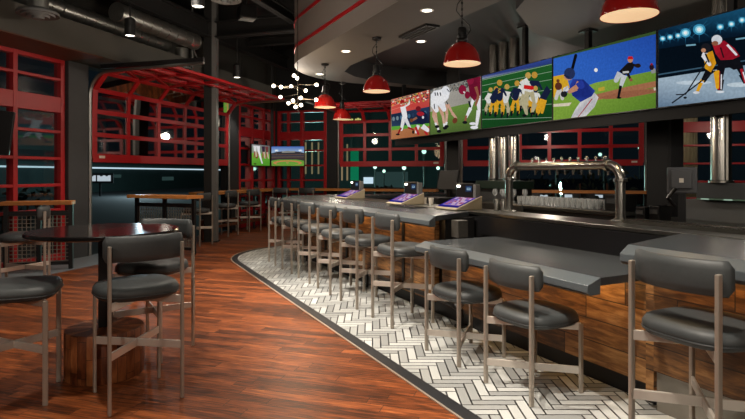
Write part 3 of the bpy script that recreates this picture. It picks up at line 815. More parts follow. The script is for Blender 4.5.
def persp(x0, x1, t0, t1, b0, b1, umax=1.0):
    hl, hr = b0 - t0, b1 - t1
    def f(x, y):
        t = (x - x0) / (x1 - x0); top = t0 + (t1 - t0) * t; h = hl + (hr - hl) * t
        return umax * t * hr / ((1 - t) * hl + t * hr), (y - top) / h
    return f

SKIN = (196, 140, 108); SKIN2 = (150, 92, 68)
def pic_hit(p):        # far left: batter and catcher
    p.full((120, 150, 130), (205, 90, 70), (170, 105, 60), (182, 120, 78))
    p.poly([(57, 150), (307, 95), (309, 190), (60, 235)], (214, 74, 66), (205, 92, 80), (196, 70, 66), (220, 96, 84))
    rr = random.Random(5)
    for i in range(150):
        x = rr.uniform(60, 305); y = 137 - (x - 57) * 0.24 + rr.uniform(5, 75) * (0.5 + (x - 57) / 500)
        p.ell(x, y, 5, 4.5, rr.choice([(230, 190, 70), (240, 235, 220), (190, 40, 40), (60, 60, 70), (240, 120, 100), (120, 160, 90)])); p.k -= 1
    p.k += 1
    for k in range(4): p.line([(60, 205 - 22 * k), (200, 160 - 30 * k)], 4, (236, 130, 112))
    p.poly([(58, 232), (309, 182), (310, 288), (62, 312)], (30, 44, 70), (40, 62, 96), (24, 34, 56), (46, 70, 100))
    for i in range(9): p.ell(75 + i * 26, 262 - i * 5, 9, 14, rr.choice([(70, 110, 140), (120, 140, 150), (40, 60, 90)]))
    p.poly([(61, 312), (310, 286), (310, 306), (62, 338)], (96, 168, 60))
    p.poly([(62, 336), (310, 304), (310, 360), (63, 397)], (192, 128, 84), (176, 112, 70), (160, 96, 58), (188, 122, 80))
    p.line([(145, 250), (128, 330)], 26, (238, 236, 236), 18); p.line([(150, 250), (185, 318)], 26, (228, 226, 230), 16)
    p.line([(126, 318), (106, 358)], 13, (150, 24, 34), 10); p.line([(172, 316), (206, 328)], 13, (150, 24, 34), 9)
    p.ell(104, 362, 14, 6, (30, 24, 24)); p.ell(206, 344, 7, 12, (30, 24, 24))
    p.line([(138, 182), (152, 246)], 36, (244, 242, 244), 32); p.line([(150, 182), (178, 168), (184, 142)], 11, (236, 232, 230), 9)
    p.line([(184, 150), (196, 120)], 6, (60, 40, 30)); p.ell(134, 152, 15, 16, (160, 26, 32)); p.ell(138, 166, 9, 8, SKIN)
    p.line([(240, 300), (225, 345)], 22, (236, 232, 236), 14); p.line([(265, 305), (300, 330)], 34, (240, 236, 240), 24)
    p.line([(222, 310), (240, 356)], 14, (190, 30, 44)); p.line([(280, 338), (296, 356)], 12, (190, 30, 44))
    p.ell(262, 252, 38, 44, (26, 32, 62)); p.ell(254, 228, 24, 14, (170, 34, 48)); p.ell(240, 196, 17, 17, (120, 26, 36)); p.ell(270, 250, 7, 9, (220, 220, 230))
    p.line([(232, 252), (200, 270)], 14, (150, 100, 80)); p.ell(196, 270, 11, 12, (120, 70, 40))
def pic_line(p):       # white team facing maroon team
    p.full((120, 122, 118), (150, 148, 142), (84, 112, 56), (96, 120, 62))
    rr = random.Random(2)
    for i in range(170):
        x = rr.uniform(310, 640); y = 75 - (x - 308) * 0.24 + rr.uniform(0, 52)
        p.ell(x, y, 5, 5, rr.choice([(90, 92, 90), (180, 176, 168), (60, 62, 64), (140, 130, 118)])); p.k -= 1
    p.k += 1
    p.poly([(308, 128), (642, 42), (642, 150), (309, 232)], (176, 172, 162), (160, 156, 148), (150, 146, 138), (184, 180, 168))
    p.poly([(309, 215), (642, 146), (642, 325), (310, 360)], (118, 152, 70), (104, 140, 62), (74, 98, 46), (84, 106, 54))
    for a, b, c in (((330, 175), (345, 255), (362, 330)), ((372, 185), (392, 240), (402, 310)), ((408, 170), (418, 230), (412, 300)), ((345, 175), (330, 240), (350, 300))):
        p.line([a, b], 28, (206, 160, 134), 20); p.line([b, c], 18, (214, 172, 150), 13); p.line([((b[0] + c[0]) / 2 + 2, (b[1] + c[1]) / 2 + 14), c], 13, (240, 240, 240)); p.ell(c[0] + 4, c[1] + 8, 15, 10, (24, 24, 28))
    p.line([(330, 165), (350, 205)], 44, (240, 240, 242), 30); p.line([(380, 160), (400, 200)], 46, (236, 236, 240), 30)
    p.poly([(312, 108), (332, 84), (382, 74), (418, 58), (440, 88), (430, 130), (410, 150), (345, 184), (314, 172)], (246, 246, 248), (230, 232, 238))
    p.ell(410, 82, 26, 28, (238, 240, 244)); p.line([(418, 72), (436, 92)], 5, (30, 34, 50))
    for x in (340, 356, 374): p.line([(x, 94), (x + 4, 112)], 7, (34, 36, 52))
    p.line([(335, 165), (338, 195)], 6, (28, 30, 44)); p.line([(416, 150), (430, 178)], 6, (28, 30, 44))
    p.line([(425, 170), (455, 225), (480, 256)], 20, (210, 164, 140), 13); p.ell(472, 272, 16, 19, (112, 62, 40), 0.5)
    p.line([(600, 120), (575, 195), (548, 250)], 24, (240, 240, 242), 16); p.line([(548, 240), (540, 275)], 13, SKIN2); p.ell(538, 284, 17, 10, (26, 26, 30))
    p.line([(625, 120), (632, 210), (616, 300)], 34, (240, 238, 240), 18); p.ell(600, 316, 26, 11, (240, 240, 244)); p.ell(590, 292, 22, 9, (236, 236, 240))
    p.poly([(555, 20), (590, -10), (642, -5), (642, 110), (600, 150), (572, 120)], (132, 26, 56), (110, 20, 46))
    p.line([(610, 60), (628, 120), (610, 175)], 20, SKIN2, 13); p.ell(522, 78, 26, 30, (140, 26, 58)); p.line([(528, 90), (556, 110)], 9, (224, 216, 220)); p.ell(555, 112, 18, 24, (128, 24, 52)); p.ell(575, 20, 24, 26, (140, 28, 60))
    p.line([(565, 150), (575, 185)], 12, (24, 26, 40))
def pic_pile(p):       # navy and gold against white
    p.full((34, 92, 40), (38, 98, 44), (20, 64, 28), (24, 72, 32))
    p.poly([(22, 132), (376, 38), (376, 66), (22, 148)], (44, 64, 132), (52, 76, 150), (44, 62, 128), (150, 160, 180))
    for a, b in (((22, 152), (376, 70)), ((22, 180), (376, 106)), ((22, 212), (376, 146)), ((22, 250), (376, 196)), ((22, 346), (376, 338)), ((22, 300), (376, 270))):
        p.line([a, b], 2.4, (150, 178, 150))
    NV = (26, 34, 62); GD = (226, 166, 40); WH = (226, 226, 220); TN = (186, 176, 140); GH = (196, 160, 80)
    def pl(x, y, s, j, t, lean=0.0, split=14, rot=None):
        hx = x + lean * 40 * s
        p.line([(x, y + 28 * s), (x - split * s, y + 62 * s), (x - split * s * 1.1, y + 92 * s)], 20 * s, t, 11 * s)
        p.line([(x + 4 * s, y + 28 * s), (x + split * s, y + 60 * s), (x + split * s * 0.9, y + 94 * s)], 20 * s, t, 11 * s)
        for q in (-1.1, 0.9): p.line([(x + split * s * q, y + 84 * s), (x + split * s * q - 3 * s, y + 104 * s)], 9 * s, (20, 22, 30))
        p.line([(hx, y - 18 * s), (x, y + 26 * s)], 36 * s, j, 26 * s)
        p.line([(hx - 14 * s, y - 12 * s), (hx - 30 * s, y + 10 * s), (hx - 20 * s, y + 24 * s)], 11 * s, j, 8 * s)
        p.line([(hx + 14 * s, y - 12 * s), (hx + 28 * s, y + 14 * s)], 11 * s, j, 8 * s)
        p.ell(hx, y - 40 * s, 12 * s, 13 * s, GH if j != NV else (196, 150, 60))
    pl_ = pl
    pl = lambda x, y, s, *a: pl_(x, y + 6, s * 1.16, *a)
    pl(55, 228, 0.75, WH, TN, 0.3); pl(78, 225, 0.8, NV, GD, 0.4); pl(140, 220, 0.9, WH, TN, 0.2); pl(215, 190, 0.8, WH, TN, 0.3)
    pl(112, 205, 1.0, NV, GD); pl(192, 205, 0.95, NV, GD, 0.2); pl(240, 170, 1.05, WH, TN, 0.35); pl(288, 170, 1.1, NV, GD, 0.05); pl(292, 225, 0.85, WH, GD, 0.1)
    p.line([(106, 195), (118, 195), (106, 205), (118, 210), (106, 216)], 3, (222, 176, 60))
    p.line([(232, 150), (268, 205)], 44, WH, 36); p.line([(236, 184), (278, 190)], 20, (206, 32, 32)); p.line([(256, 208), (240, 265), (250, 320)], 30, TN, 14); p.line([(274, 210), (292, 270), (280, 310)], 28, TN, 13)
    p.ell(240, 328, 12, 7, (22, 22, 26)); p.ell(282, 318, 12, 7, (22, 22, 26))
    p.line([(372, 190), (330, 250)], 44, NV, 34); p.line([(330, 245), (312, 312)], 24, GD, 16); p.line([(345, 250), (330, 312)], 20, GD, 14)
def pic_pitch(p):      # batter and pitcher
    p.full((44, 92, 184), (40, 84, 176), (84, 130, 48), (90, 134, 52))
    p.poly([(25, 145), (448, 33), (448, 48), (330, 86), (200, 112), (25, 158)], (58, 84, 44))
    p.poly([(25, 150), (448, 46), (448, 210), (25, 300)], (52, 106, 204), (36, 78, 172), (42, 92, 190), (52, 104, 196))
    p.poly([(25, 222), (78, 212), (92, 268), (25, 312)], (222, 172, 44))
    p.poly([(25, 308), (200, 246), (448, 194), (448, 348), (25, 400)], (128, 166, 62), (136, 172, 66), (110, 150, 54), (92, 132, 44))
    p.poly([(180, 300), (330, 262), (448, 238), (448, 262), (300, 296), (190, 322)], (168, 112, 80))
    p.poly([(215, 305), (300, 284), (448, 268), (448, 286), (330, 308), (240, 314)], (156, 100, 72))
    p.poly([(25, 335), (100, 328), (90, 342), (25, 346)], (226, 214, 190)); p.line([(440, 272), (448, 270)], 12, (220, 206, 190))
    p.poly([(210, 268), (236, 262), (236, 278), (210, 282)], (196, 170, 60))
    p.line([(47, 275), (36, 312)], 14, (210, 206, 200)); p.line([(52, 275), (62, 312)], 14, (206, 202, 196)); p.ell(46, 262, 15, 16, (96, 50, 34)); p.ell(44, 240, 7, 7, (110, 60, 40))
    p.line([(300, 205), (284, 236)], 24, (196, 200, 204), 20); p.line([(318, 215), (304, 260)], 24, (206, 210, 214), 14); p.line([(303, 258), (294, 304)], 13, (18, 18, 22), 10); p.ell(296, 308, 10, 4, (18, 18, 20))
    p.poly([(296, 200), (330, 166), (352, 160), (358, 182), (344, 206), (318, 216)], (24, 22, 24)); p.line([(350, 172), (378, 178)], 12, (26, 22, 22), 9); p.ell(374, 176, 13, 9, (40, 28, 22))
    p.line([(330, 204), (344, 232)], 12, (30, 24, 24), 9); p.ell(346, 234, 7, 7, SKIN2); p.line([(312, 204), (334, 202)], 8, (206, 206, 206)); p.ell(343, 152, 11, 12, SKIN); p.poly([(331, 150), (336, 138), (352, 138), (356, 150)], (200, 30, 34))
    p.line([(430, 196), (440, 196)], 22, (150, 150, 150)); p.ell(432, 182, 10, 12, (40, 24, 34)); p.ell(432, 170, 5, 5, (150, 30, 36))
    p.ell(201, 195, 7.5, 8, (246, 246, 244))
    p.line([(93, 232), (118, 136)], 11, (16, 18, 24), 13)
    p.poly([(142, 318), (196, 288), (212, 306), (196, 345), (160, 388), (98, 394), (116, 356)], (224, 222, 222), (198, 196, 200)); p.line([(186, 312), (160, 346), (128, 388)], 4, (170, 50, 60))
    p.poly([(106, 232), (150, 234), (198, 280), (184, 302), (138, 326), (104, 300), (92, 262)], (44, 66, 164), (30, 46, 128)); p.line([(134, 246), (120, 268), (92, 284)], 24, SKIN, 16); p.line([(130, 244), (140, 258)], 30, (40, 60, 156))
    p.ell(78, 274, 12, 9, (226, 224, 224)); p.ell(70, 294, 14, 13, (34, 34, 38)); p.line([(66, 282), (84, 264)], 8, (200, 200, 204))
    p.ell(88, 222, 19, 16, (200, 150, 120)); p.ell(93, 210, 23, 24, (40, 52, 92)); p.line([(70, 216), (90, 226)], 7, (28, 38, 72))
def pic_hockey(p):
    p.full((8, 22, 40), (14, 42, 66), (120, 150, 176), (150, 178, 200))
    p.poly([(30, 98), (346, 12), (346, 120), (30, 170)], (12, 44, 70), (26, 84, 118), (8, 24, 40), (8, 28, 46))
    p.poly([(30, 170), (346, 118), (346, 250), (30, 285)], (6, 16, 26), (8, 18, 28))
    p.poly([(30, 282), (346, 232), (346, 353), (30, 393)], (170, 190, 206), (128, 152, 172), (150, 172, 190), (96, 122, 148))
    for x, y, r in ((45, 130, 7), (70, 125, 7), (97, 120, 7), (122, 110, 12), (168, 98, 14), (238, 90, 8), (275, 80, 8), (310, 66, 8), (340, 50, 9)):
        for a in (-2.4, -2.1, -0.9, -0.6, 0.7, 2.3, 1.57):
            L = r * 4.0; p.poly([(x - 2, y), (x + math.cos(a) * L, y + math.sin(a) * L), (x + 2, y)], (50, 130, 170), (20, 66, 98), (50, 130, 170)); p.k -= 1
        p.k += 1; p.ell(x, y, r * 1.5, r * 1.5, (60, 150, 190)); p.ell(x, y, r, r, (150, 226, 246)); p.ell(x, y, r * 0.55, r * 0.55, (250, 255, 255))
    p.line([(30, 268), (346, 215)], 5, (60, 90, 110)); p.ell(150, 300, 60, 8, (196, 212, 224)); p.ell(300, 310, 40, 9, (200, 216, 226))
    p.line([(125, 158), (155, 156)], 6, (120, 170, 190)); p.line([(290, 138), (320, 134)], 6, (120, 170, 190))
    BK_, YE, RD, WT = (18, 18, 24), (232, 168, 34), (176, 28, 44), (232, 232, 236)
    p.line([(300, 235), (312, 270), (324, 306)], 26, BK_, 16); p.line([(308, 250), (322, 302)], 9, RD); p.line([(314, 262), (324, 300)], 4, WT); p.ell(326, 310, 13, 5, (210, 216, 224))
    p.line([(242, 240), (238, 290), (238, 330)], 28, BK_, 17); p.line([(234, 258), (234, 325)], 8, RD); p.line([(243, 270), (242, 325)], 4, WT); p.ell(238, 336, 15, 5, (220, 226, 232))
    p.poly([(228, 205), (300, 198), (312, 244), (284, 254), (262, 240), (232, 254)], BK_)
    p.poly([(214, 158), (252, 142), (286, 172), (304, 202), (280, 214), (240, 216), (224, 192)], RD, (150, 20, 40)); p.line([(262, 158), (292, 196)], 8, WT); p.line([(240, 168), (250, 205)], 5, (40, 16, 24)); p.ell(228, 139, 18, 19, (214, 218, 224)); p.ell(222, 152, 11, 9, SKIN2)
    p.line([(206, 250), (184, 292)], 26, BK_, 18); p.line([(180, 290), (164, 332)], 14, YE, 10); p.line([(174, 296), (182, 300)], 6, WT); p.line([(226, 255), (230, 320)], 20, YE, 11); p.ell(160, 338, 11, 5, (220, 224, 230))
    p.poly([(186, 192), (214, 180), (226, 228), (208, 262), (188, 246)], YE, (206, 140, 22)); p.line([(196, 176), (184, 196), (204, 232)], 18, WT, 12); p.line([(190, 190), (202, 222)], 6, BK_); p.ell(192, 170, 17, 19, (28, 28, 34)); p.ell(184, 178, 8, 8, SKIN)
    p.line([(196, 218), (124, 344), (94, 345)], 4.5, (26, 28, 36)); p.line([(222, 256), (110, 352), (80, 376)], 5, (26, 28, 36)); p.ell(123, 357, 6, 4, (14, 14, 18))
def pic_corner_game(p):
    p.full((150, 148, 150), (110, 104, 108), (76, 150, 40), (92, 160, 50))
    p.poly([(140, 150), (262, 150), (262, 232), (140, 232)], (120, 186, 66), (104, 172, 56), (76, 146, 40), (88, 156, 46))
    for x, c in ((160, (230, 230, 230)), (182, (236, 236, 240)), (216, (60, 40, 60)), (240, (120, 60, 60))):
        p.line([(x, 100), (x + 2, 140)], 22, c, 16); p.line([(x, 138), (x - 6, 178)], 11, SKIN2, 8); p.line([(x + 4, 138), (x + 12, 180)], 11, (210, 180, 160), 8)
    p.line([(185, 135), (200, 190)], 16, (240, 240, 240), 10); p.line([(200, 190), (208, 215)], 9, (230, 230, 230)); p.ell(160, 222, 10, 4, (60, 30, 20)); p.ell(170, 180, 8, 6, (120, 70, 40))
def pic_stadium(p):
    p.full((70, 110, 190), (60, 100, 180), (96, 150, 60), (104, 156, 64))
    p.poly([(265, 103), (470, 103), (470, 150), (265, 150)], (78, 116, 196), (70, 108, 190), (170, 196, 224), (170, 196, 224))
    p.poly([(265, 148), (300, 138), (370, 132), (440, 138), (470, 146), (470, 200), (265, 200)], (60, 56, 60))
    for k in range(5): p.line([(265, 158 + 8 * k), (470, 156 + 8 * k)], 3, ((120, 90, 80), (70, 70, 90), (130, 110, 90), (90, 60, 60), (60, 60, 60))[k])
    p.line([(330, 140), (410, 138)], 10, (150, 150, 140))
    p.poly([(265, 198), (310, 190), (420, 190), (470, 198), (470, 232), (265, 232)], (120, 168, 66), (110, 160, 60)); p.ell(366, 212, 92, 17, (204, 140, 84)); p.ell(366, 216, 72, 13, (110, 166, 64)); p.ell(366, 212, 9, 3, (204, 150, 96))
    for x in (297, 447): p.ell(x, 130, 15, 9, (170, 200, 236)); p.ell(x, 130, 9, 5, (255, 255, 255)); p.line([(x, 134), (x, 160)], 2, (90, 90, 100))

def television(label, w, h, loc, rz, draw, fmap, mount=None, group=None, pole_z=3.8):
    t = thing('television', label, 'television', loc, rz, group)
    mb = MB(); mb.box((0, 0.03, 0), (w, 0.05, h)); mb.build('casing', BLACKP, t, smooth=0, bevel=0.004)
    p = Pic(w - 0.024, h - 0.026, fmap); draw(p); pc = p.build('screen', t)
    pc.location = (0, 0.0035, 0)
    for v in pc.data.vertices: v.co.y -= 0.0005
    # black screen edge shows around the picture
    for sx in (mount or ()):
        mb = MB(); dz = pole_z - loc[2]
        mb.box((sx, 0.13, (h / 2 - 0.3 + dz) / 2), (0.07, 0.07, dz - h / 2 + 0.3)); mb.box((sx, 0.13, dz - 0.012), (0.18, 0.18, 0.024)); mb.box((sx, 0.08, h / 2 - 0.25), (0.2, 0.06, 0.3)); mb.build('ceiling_mount', BLACK, t, smooth=0)
    return t
TVW, TVH = 1.672, 0.94
TVS = [(10.2, pic_hit, persp(57, 309, 137, 77, 397, 360), 'large screen showing a batter swinging beside a catcher', (-0.45,), 3.85),
       (8.52, pic_line, persp(308, 642, 75, -5, 360, 325), 'large screen showing white and maroon football players crouched at the line', (), 3.85),
       (6.84, pic_pile, persp(22, 376, 132, 38, 392, 352), 'large screen showing a pile of navy and gold football players on green', (0.12,), 3.85),
       (5.16, pic_pitch, persp(25, 448, 145, 33, 400, 348), 'large screen showing a batter in blue and a pitcher', (-0.3,), 3.49),
       (3.48, pic_hockey, persp(30, 346, 98, 12, 393, 353, 0.64), 'large screen showing two hockey players on ice', (-0.05,), 3.49)]
for s, dr, fm, lb, mt, pz in TVS:
    television(lb, TVW, TVH, W(s, 5.88, 2.745), AU, dr, fm, mt, 'row of large screens over the bar', pz)
mb = MB(); mb.box((0, 0, 0), (8.6, 0.06, 0.2)); o = mb.build('screen_back_strip', RUBBER, smooth=0); o.location = W(6.84, 6.08, 2.25); o.rotation_euler = (0, 0, AU)  # plain dark strip set behind the screens
tag(o, 'long black strip behind and below the row of large screens', 'rail')
ident = lambda x0, x1, y0, y1: (lambda x, y: ((x - x0) / (x1 - x0), (y - y0) / (y1 - y0)))
bx = LF(0.95, 0.18, 1.86)
television('left small screen of the corner pair, showing football players', 1.0, 0.62, Vector((-3.215, 15.74, 2.04)), math.atan2(0.94, 0.337), pic_corner_game, ident(140, 262, 92, 232))
television('right small screen of the corner pair, showing a baseball stadium', 1.0, 0.60, Vector((-2.52, 16.2, 2.03)), -0.05, pic_stadium, ident(265, 470, 103, 232))
mb = MB(); mb.box((0, 0, 0), (0.08, 0.08, 3.4)); o = mb.build('screen_post', BLACK, smooth=0); o.location = (-3.02, 16.42, 3.7); tag(o, 'black ceiling post holding the two corner screens', 'post')

# ================================================================ LAMPS
def spot(name, loc, power, ang=1.6, blend=0.6, col=(255, 240, 222), r=0.05, parent=None, aim=None):
    l = bpy.data.lights.new(name, 'SPOT'); l.energy = power; l.spot_size = ang; l.spot_blend = blend; l.color = lin(col)[:3]; l.shadow_soft_size = r
    o = bpy.data.objects.new(name, l); C.objects.link(o); o.location = loc
    if aim is not None: o.rotation_euler = (Vector(aim) - Vector(loc)).to_track_quat('-Z', 'Y').to_euler()
    if parent: o.parent = parent
    return o
def point(name, loc, power, col=(255, 220, 180), r=0.05, parent=None):
    l = bpy.data.lights.new(name, 'POINT'); l.energy = power; l.color = lin(col)[:3]; l.shadow_soft_size = r
    o = bpy.data.objects.new(name, l); C.objects.link(o); o.location = loc
    if parent: o.parent = parent
    return o
def pendant(label, loc, top):
    """origin at the middle of the shade's rim"""
    r = thing('pendant_lamp', label, 'pendant lamp', loc, 0, 'red pendant lamps over the bar')
    mb = MB(); prof = [(0.20, 0.0), (0.203, 0.012), (0.196, 0.03), (0.185, 0.085), (0.160, 0.145), (0.12, 0.195), (0.075, 0.225), (0.05, 0.235)]
    mb.lathe(prof, seg=40, cap0=False); mb.build('shade', REDE, r, smooth=60)
    mb = MB(); mb.lathe([(0.197, 0.002), (0.18, 0.012), (0.0001, 0.022)], seg=40, cap0=False, cap1=False); mb.build('shade_lining', CREAM, r, smooth=60)
    mb = MB(); mb.lathe([(0.055, 0.225), (0.06, 0.25), (0.05, 0.262), (0.058, 0.27), (0.058, 0.30), (0.048, 0.31), (0.05, 0.37), (0.042, 0.39), (0.012, 0.40)], seg=20); mb.build('socket', BLACKP, r, smooth=40)
    H = top - loc[2]
    mb = MB(); mb.tube([(0, 0, 0.39), (0, 0, H - 0.02)], 0.006, 6)
    n = int((H - 0.42) / 0.035)
    for k in range(n): mb.box((0, 0, 0.41 + 0.035 * k), (0.022 if k % 2 else 0.006, 0.006 if k % 2 else 0.022, 0.026))
    mb.build('chain', BLACK, r)
    mb = MB(); mb.tube([(0.05, 0, 0.3), (0.09, 0.0, 0.36), (0.08, 0.01, 0.42), (0.0, 0.01, 0.50), (-0.06, 0.0, 0.57), (-0.05, 0, 0.64), (0.01, 0, 0.72), (0.0, 0, H - 0.02)], 0.006, 6); mb.build('cord', BLACKP, r)
    mb = MB(); mb.lathe([(0.07, H - 0.004), (0.068, H - 0.03), (0.03, H - 0.045)], seg=24); mb.build('canopy', BLACK, r)
    return r
def ray(px, Y, z): return Vector(((px - 372.5) / 545 * Y, Y, z))
PL = [(629, 4.0, 2.66, 'red dome pendant lamp cut by the top edge of the photo', 3.5), (462, 5.85, 2.68, 'red dome pendant lamp in front of the football screen', 3.5), (376.5, 8.0, 2.71, 'red dome pendant lamp left of the row of large screens', 3.5),
      (325, 9.9, 2.71, 'red dome pendant lamp right beside the branching chandelier', 3.5), (342, 11.9, 2.69, 'farthest and smallest red dome pendant lamp', 3.5)]
for px, Y, z, lb, tp in PL:
    p = pendant(lb, ray(px, Y, z), tp); spot('pendant_light', (0, 0, -0.02), 34, 2.3, 0.7, (255, 214, 160), 0.12, p)
# recessed downlights
for i, (px, Y, lb) in enumerate(((427, 6.65, 'recessed round downlight in the grey dropped ceiling, nearest'), (421, 8.2, 'recessed round downlight beside the black slot vent'), (346, 8.86, 'recessed round downlight near the fascia, left of the pendant'), (320, 10.9, 'recessed round downlight above the chandelier, farthest'))):
    r = thing('downlight', lb, 'downlight', ray(px, Y, 3.5), 0, 'recessed downlights')
    mb = MB(); mb.lathe([(0.085, -0.001), (0.085, -0.008), (0.062, -0.008), (0.062, -0.002)], seg=24, cap0=False, cap1=False); mb.build('trim_ring', WHITEC, r)
    mb = MB(); mb.lathe([(0.065, -0.004), (0.0001, -0.0045)], seg=24, cap0=False, cap1=False); mb.build('lens', LEDW, r)
    spot('downlight_lamp', (0, 0, -0.03), 75, 1.5, 0.7, (255, 242, 226), 0.06, r)
# ceiling cans
def can(label, loc, power, ang=1.5, stem=None, aim=None, col=(255, 242, 226)):
    r = thing('can_light', label, 'ceiling light', loc, 0, 'black can lights under the open ceiling')
    mb = MB(); mb.lathe([(0.075, 0.0), (0.085, 0.0), (0.085, 0.27), (0.05, 0.30), (0.0001, 0.30)], seg=24, cap0=False, cap1=False); mb.build('can', BLACK, r)
    mb = MB(); mb.lathe([(0.078, 0.012), (0.0001, 0.012)], seg=24, cap0=False, cap1=False); mb.build('lens', LEDW, r)
    mb = MB(); mb.tube([(0, 0, 0.29), (0, 0, 5.4 - loc[2])], 0.012, 6); mb.build('stem', BLACK, r)
    spot('can_lamp', (0, 0, -0.02), power, ang, 0.65, col, 0.07, r, None if aim is None else Vector(aim) - Vector(loc))
    return r
can('black can light above the round table, near the silver duct', ray(130, 9.0, 3.78), 150)
can('black can light at the top of the photo left of the black column', ray(198, 7.3, 3.74), 150)
can('black can light low in the dark ceiling, right of the black column', ray(237, 12.0, 3.62), 110)
can('black can light above the corner ledge', ray(242, 14.6, 3.40), 60)
for k, (p, pw) in enumerate(((W(1.9, 0.9, 4.4), 620), (W(3.7, 0.9, 4.4), 620), (W(5.6, 0.9, 4.4), 900), (W(7.5, 0.9, 4.4), 1000))):
    can('black can light high over the tile floor, aimed at the bar stools', p, pw, 0.95, aim=p - Vector((0, 0, 4.1)) + N * 1.75)
for k, (p, pw) in enumerate(((Vector((-1.9, 3.3, 4.4)), 300), (Vector((-0.5, 4.3, 4.4)), 210), (Vector((-3.1, 6.0, 4.4)), 210), (Vector((-1.2, 7.0, 4.4)), 210), (Vector((0.5, 1.4, 4.4)), 210))):
    can('black can light high over the plank floor, pointing straight down', p, pw, 1.5)
# branching chandelier
ch0 = ray(297.7, 9.2, 2.86)
ch = thing('chandelier', 'branching metal chandelier of bare glowing bulbs beside the grey fascia', 'chandelier', ch0)
mb = MB(); mb.tube([(0, 0, -0.3), (0, 0, 5.4 - ch0.z)], 0.008, 6); mb.build('stem', STEEL, ch)
zb = [(218, 130), (240, 150), (350, 180), (97, 195), (145, 205), (195, 190), (270, 198), (115, 242), (195, 265), (258, 265), (345, 267), (183, 295), (262, 310), (231, 322)]
rc = random.Random(4)
for i, (zx, zy) in enumerate(zb):
    dx = (zx - 232) / 6.16 * 9.2 / 545; dz = -(zy - 229) / 6.16 * 9.2 / 545; dy = rc.uniform(-0.3, 0.3)
    q = Vector((dx, dy, dz)); 
    mb = MB(); mb.tube([(0, 0, dz + 0.02), tuple(q * 0.9 + Vector((0, 0, dz * 0.1)))], 0.006, 6); a = mb.build('arm', STEEL, ch)
    mb = MB(); mb.ball(tuple(q), 0.029, 12, 8); b = mb.build('bulb', BULBM, a)
point('chandelier_lamp', (0, -0.05, -0.42), 45, (255, 216, 170), 0.3, ch)

# ================================================================ CEILING SERVICES
def duct(name, a, b, r, label):
    a, b = Vector(a), Vector(b); o = thing(name, label, 'duct', a)
    d = b - a; mb = MB(); mb.tube([(0, 0, 0), tuple(d)], r, 20); mb.build('pipe', DUCT, o)
    mb = MB(); n = int(d.length / 0.22)
    for k in range(n + 1):
        p = d * (k / n); q = d.normalized() * 0.012; mb.tube([tuple(p - q), tuple(p + q)], r + 0.009, 20)
    mb.build('seam_rib', DUCT, o)
    return o
duct('spiral_duct', Vector((-4.98, 9.7, 4.25)) - E2 * 7, Vector((-4.98, 9.7, 4.25)) + E2 * 2.0, 0.13, 'silver spiral air duct along the left bulkhead')
duct('spiral_duct', Vector((-4.15, 9.95, 4.26)) - E2 * 0.7, Vector((-4.15, 9.95, 4.26)) + E2 * 1.5, 0.16, 'silver spiral air duct beside the roof beam')
def diffuser(label, loc, r=0.26):
    o = thing('air_diffuser', label, 'air diffuser', loc)
    mb = MB(); mb.lathe([(r * 0.45, 0.10), (r * 0.95, 0.045), (r, 0.03), (r, 0.0), (r * 0.8, 0.012), (r * 0.78, -0.015), (r * 0.55, 0.0), (r * 0.52, -0.03), (r * 0.3, -0.015), (r * 0.28, -0.05), (0.0001, -0.05)], seg=36, cap0=False, cap1=False); mb.build('cone', GREYP, o)
    mb = MB(); mb.cyl((0, 0, 0), r * 0.5, 0.09, 5.38 - loc[2]); mb.build('neck', DUCT, o)
diffuser('round grey air diffuser with silver neck, upper left', ray(38, 7.35, 3.64))
diffuser('round grey air diffuser at the top edge beside the roof beam', ray(226, 7.9, 4.02), 0.22)
o = thing('projector', 'silver ceiling unit hanging on a bracket left of the black column', 'ceiling unit', ray(182, 11.6, 3.75))
mb = MB(); mb.cyl((0, 0, 0), 0.13, 0.0, 0.42); mb.build('housing', DUCT, o)
mb = MB(); mb.lathe([(0.0001, -0.02), (0.19, -0.02), (0.19, 0.02), (0.13, 0.04)], seg=24, cap0=False, cap1=False); mb.build('rim', GREYP, o)
mb = MB(); mb.tube([(0.22, 0, 0), (0.22, 0, 5.4 - o.location.z)], 0.02, 6); mb.tube([(0.22, 0, 0.5), (0.36, 0, 0.1)], 0.015, 6); mb.tube([(0.22, 0, 0.02), (0.1, 0, 0.02)], 0.015, 6); mb.build('bracket', GREYP, o)
o = thing('ceiling_speaker', 'black box speaker hanging in the dark ceiling above the chandelier', 'speaker', ray(247, 9.8, 4.28), 0.5)
mb = MB(); mb.box((0, 0, 0.12), (0.3, 0.24, 0.22)); mb.build('cabinet', BLACKP, o, smooth=0, bevel=0.01)
mb = MB(); mb.box((0, 0, 0), (0.26, 0.2, 0.02)); mb.build('grille', GREYP, o, smooth=0)
mb = MB(); mb.tube([(0, 0, 0.22), (0, 0, 5.4 - o.location.z)], 0.012, 6); mb.build('bracket', BLACK, o)
# ================================================================ BAR FITTINGS
ZR = 1.0905
tap = thing('beer_tap_tower', 'bent brushed steel pipe tap tower standing on the bar', 'beer tap tower', W(3.78, 4.0, ZR), AU)
p1 = W(4.65, 3.93); p2 = W(3.27, 3.98)
mid = W(3.78, 4.0)
def loc_(v): # to the tower's own axes
    d = v - mid; return Vector((d.dot(-U), d.dot(N), 0))
a, b = loc_(p1), loc_(p2); HT = 0.49; r = 0.041
pts = [(a.x, a.y, 0), (a.x, a.y, HT - 0.12)]
dv = (b - a).normalized()
for i in range(1, 7):
    t = PI / 2 * i / 6; pts.append(tuple(a + dv * 0.12 * (1 - math.cos(t)) + Vector((0, 0, HT - 0.12 + 0.12 * math.sin(t)))))
for i in range(0, 7):
    t = PI / 2 * i / 6; pts.append(tuple(b - dv * 0.12 * (1 - math.sin(t)) + Vector((0, 0, HT - 0.12 + 0.12 * math.cos(t)))))
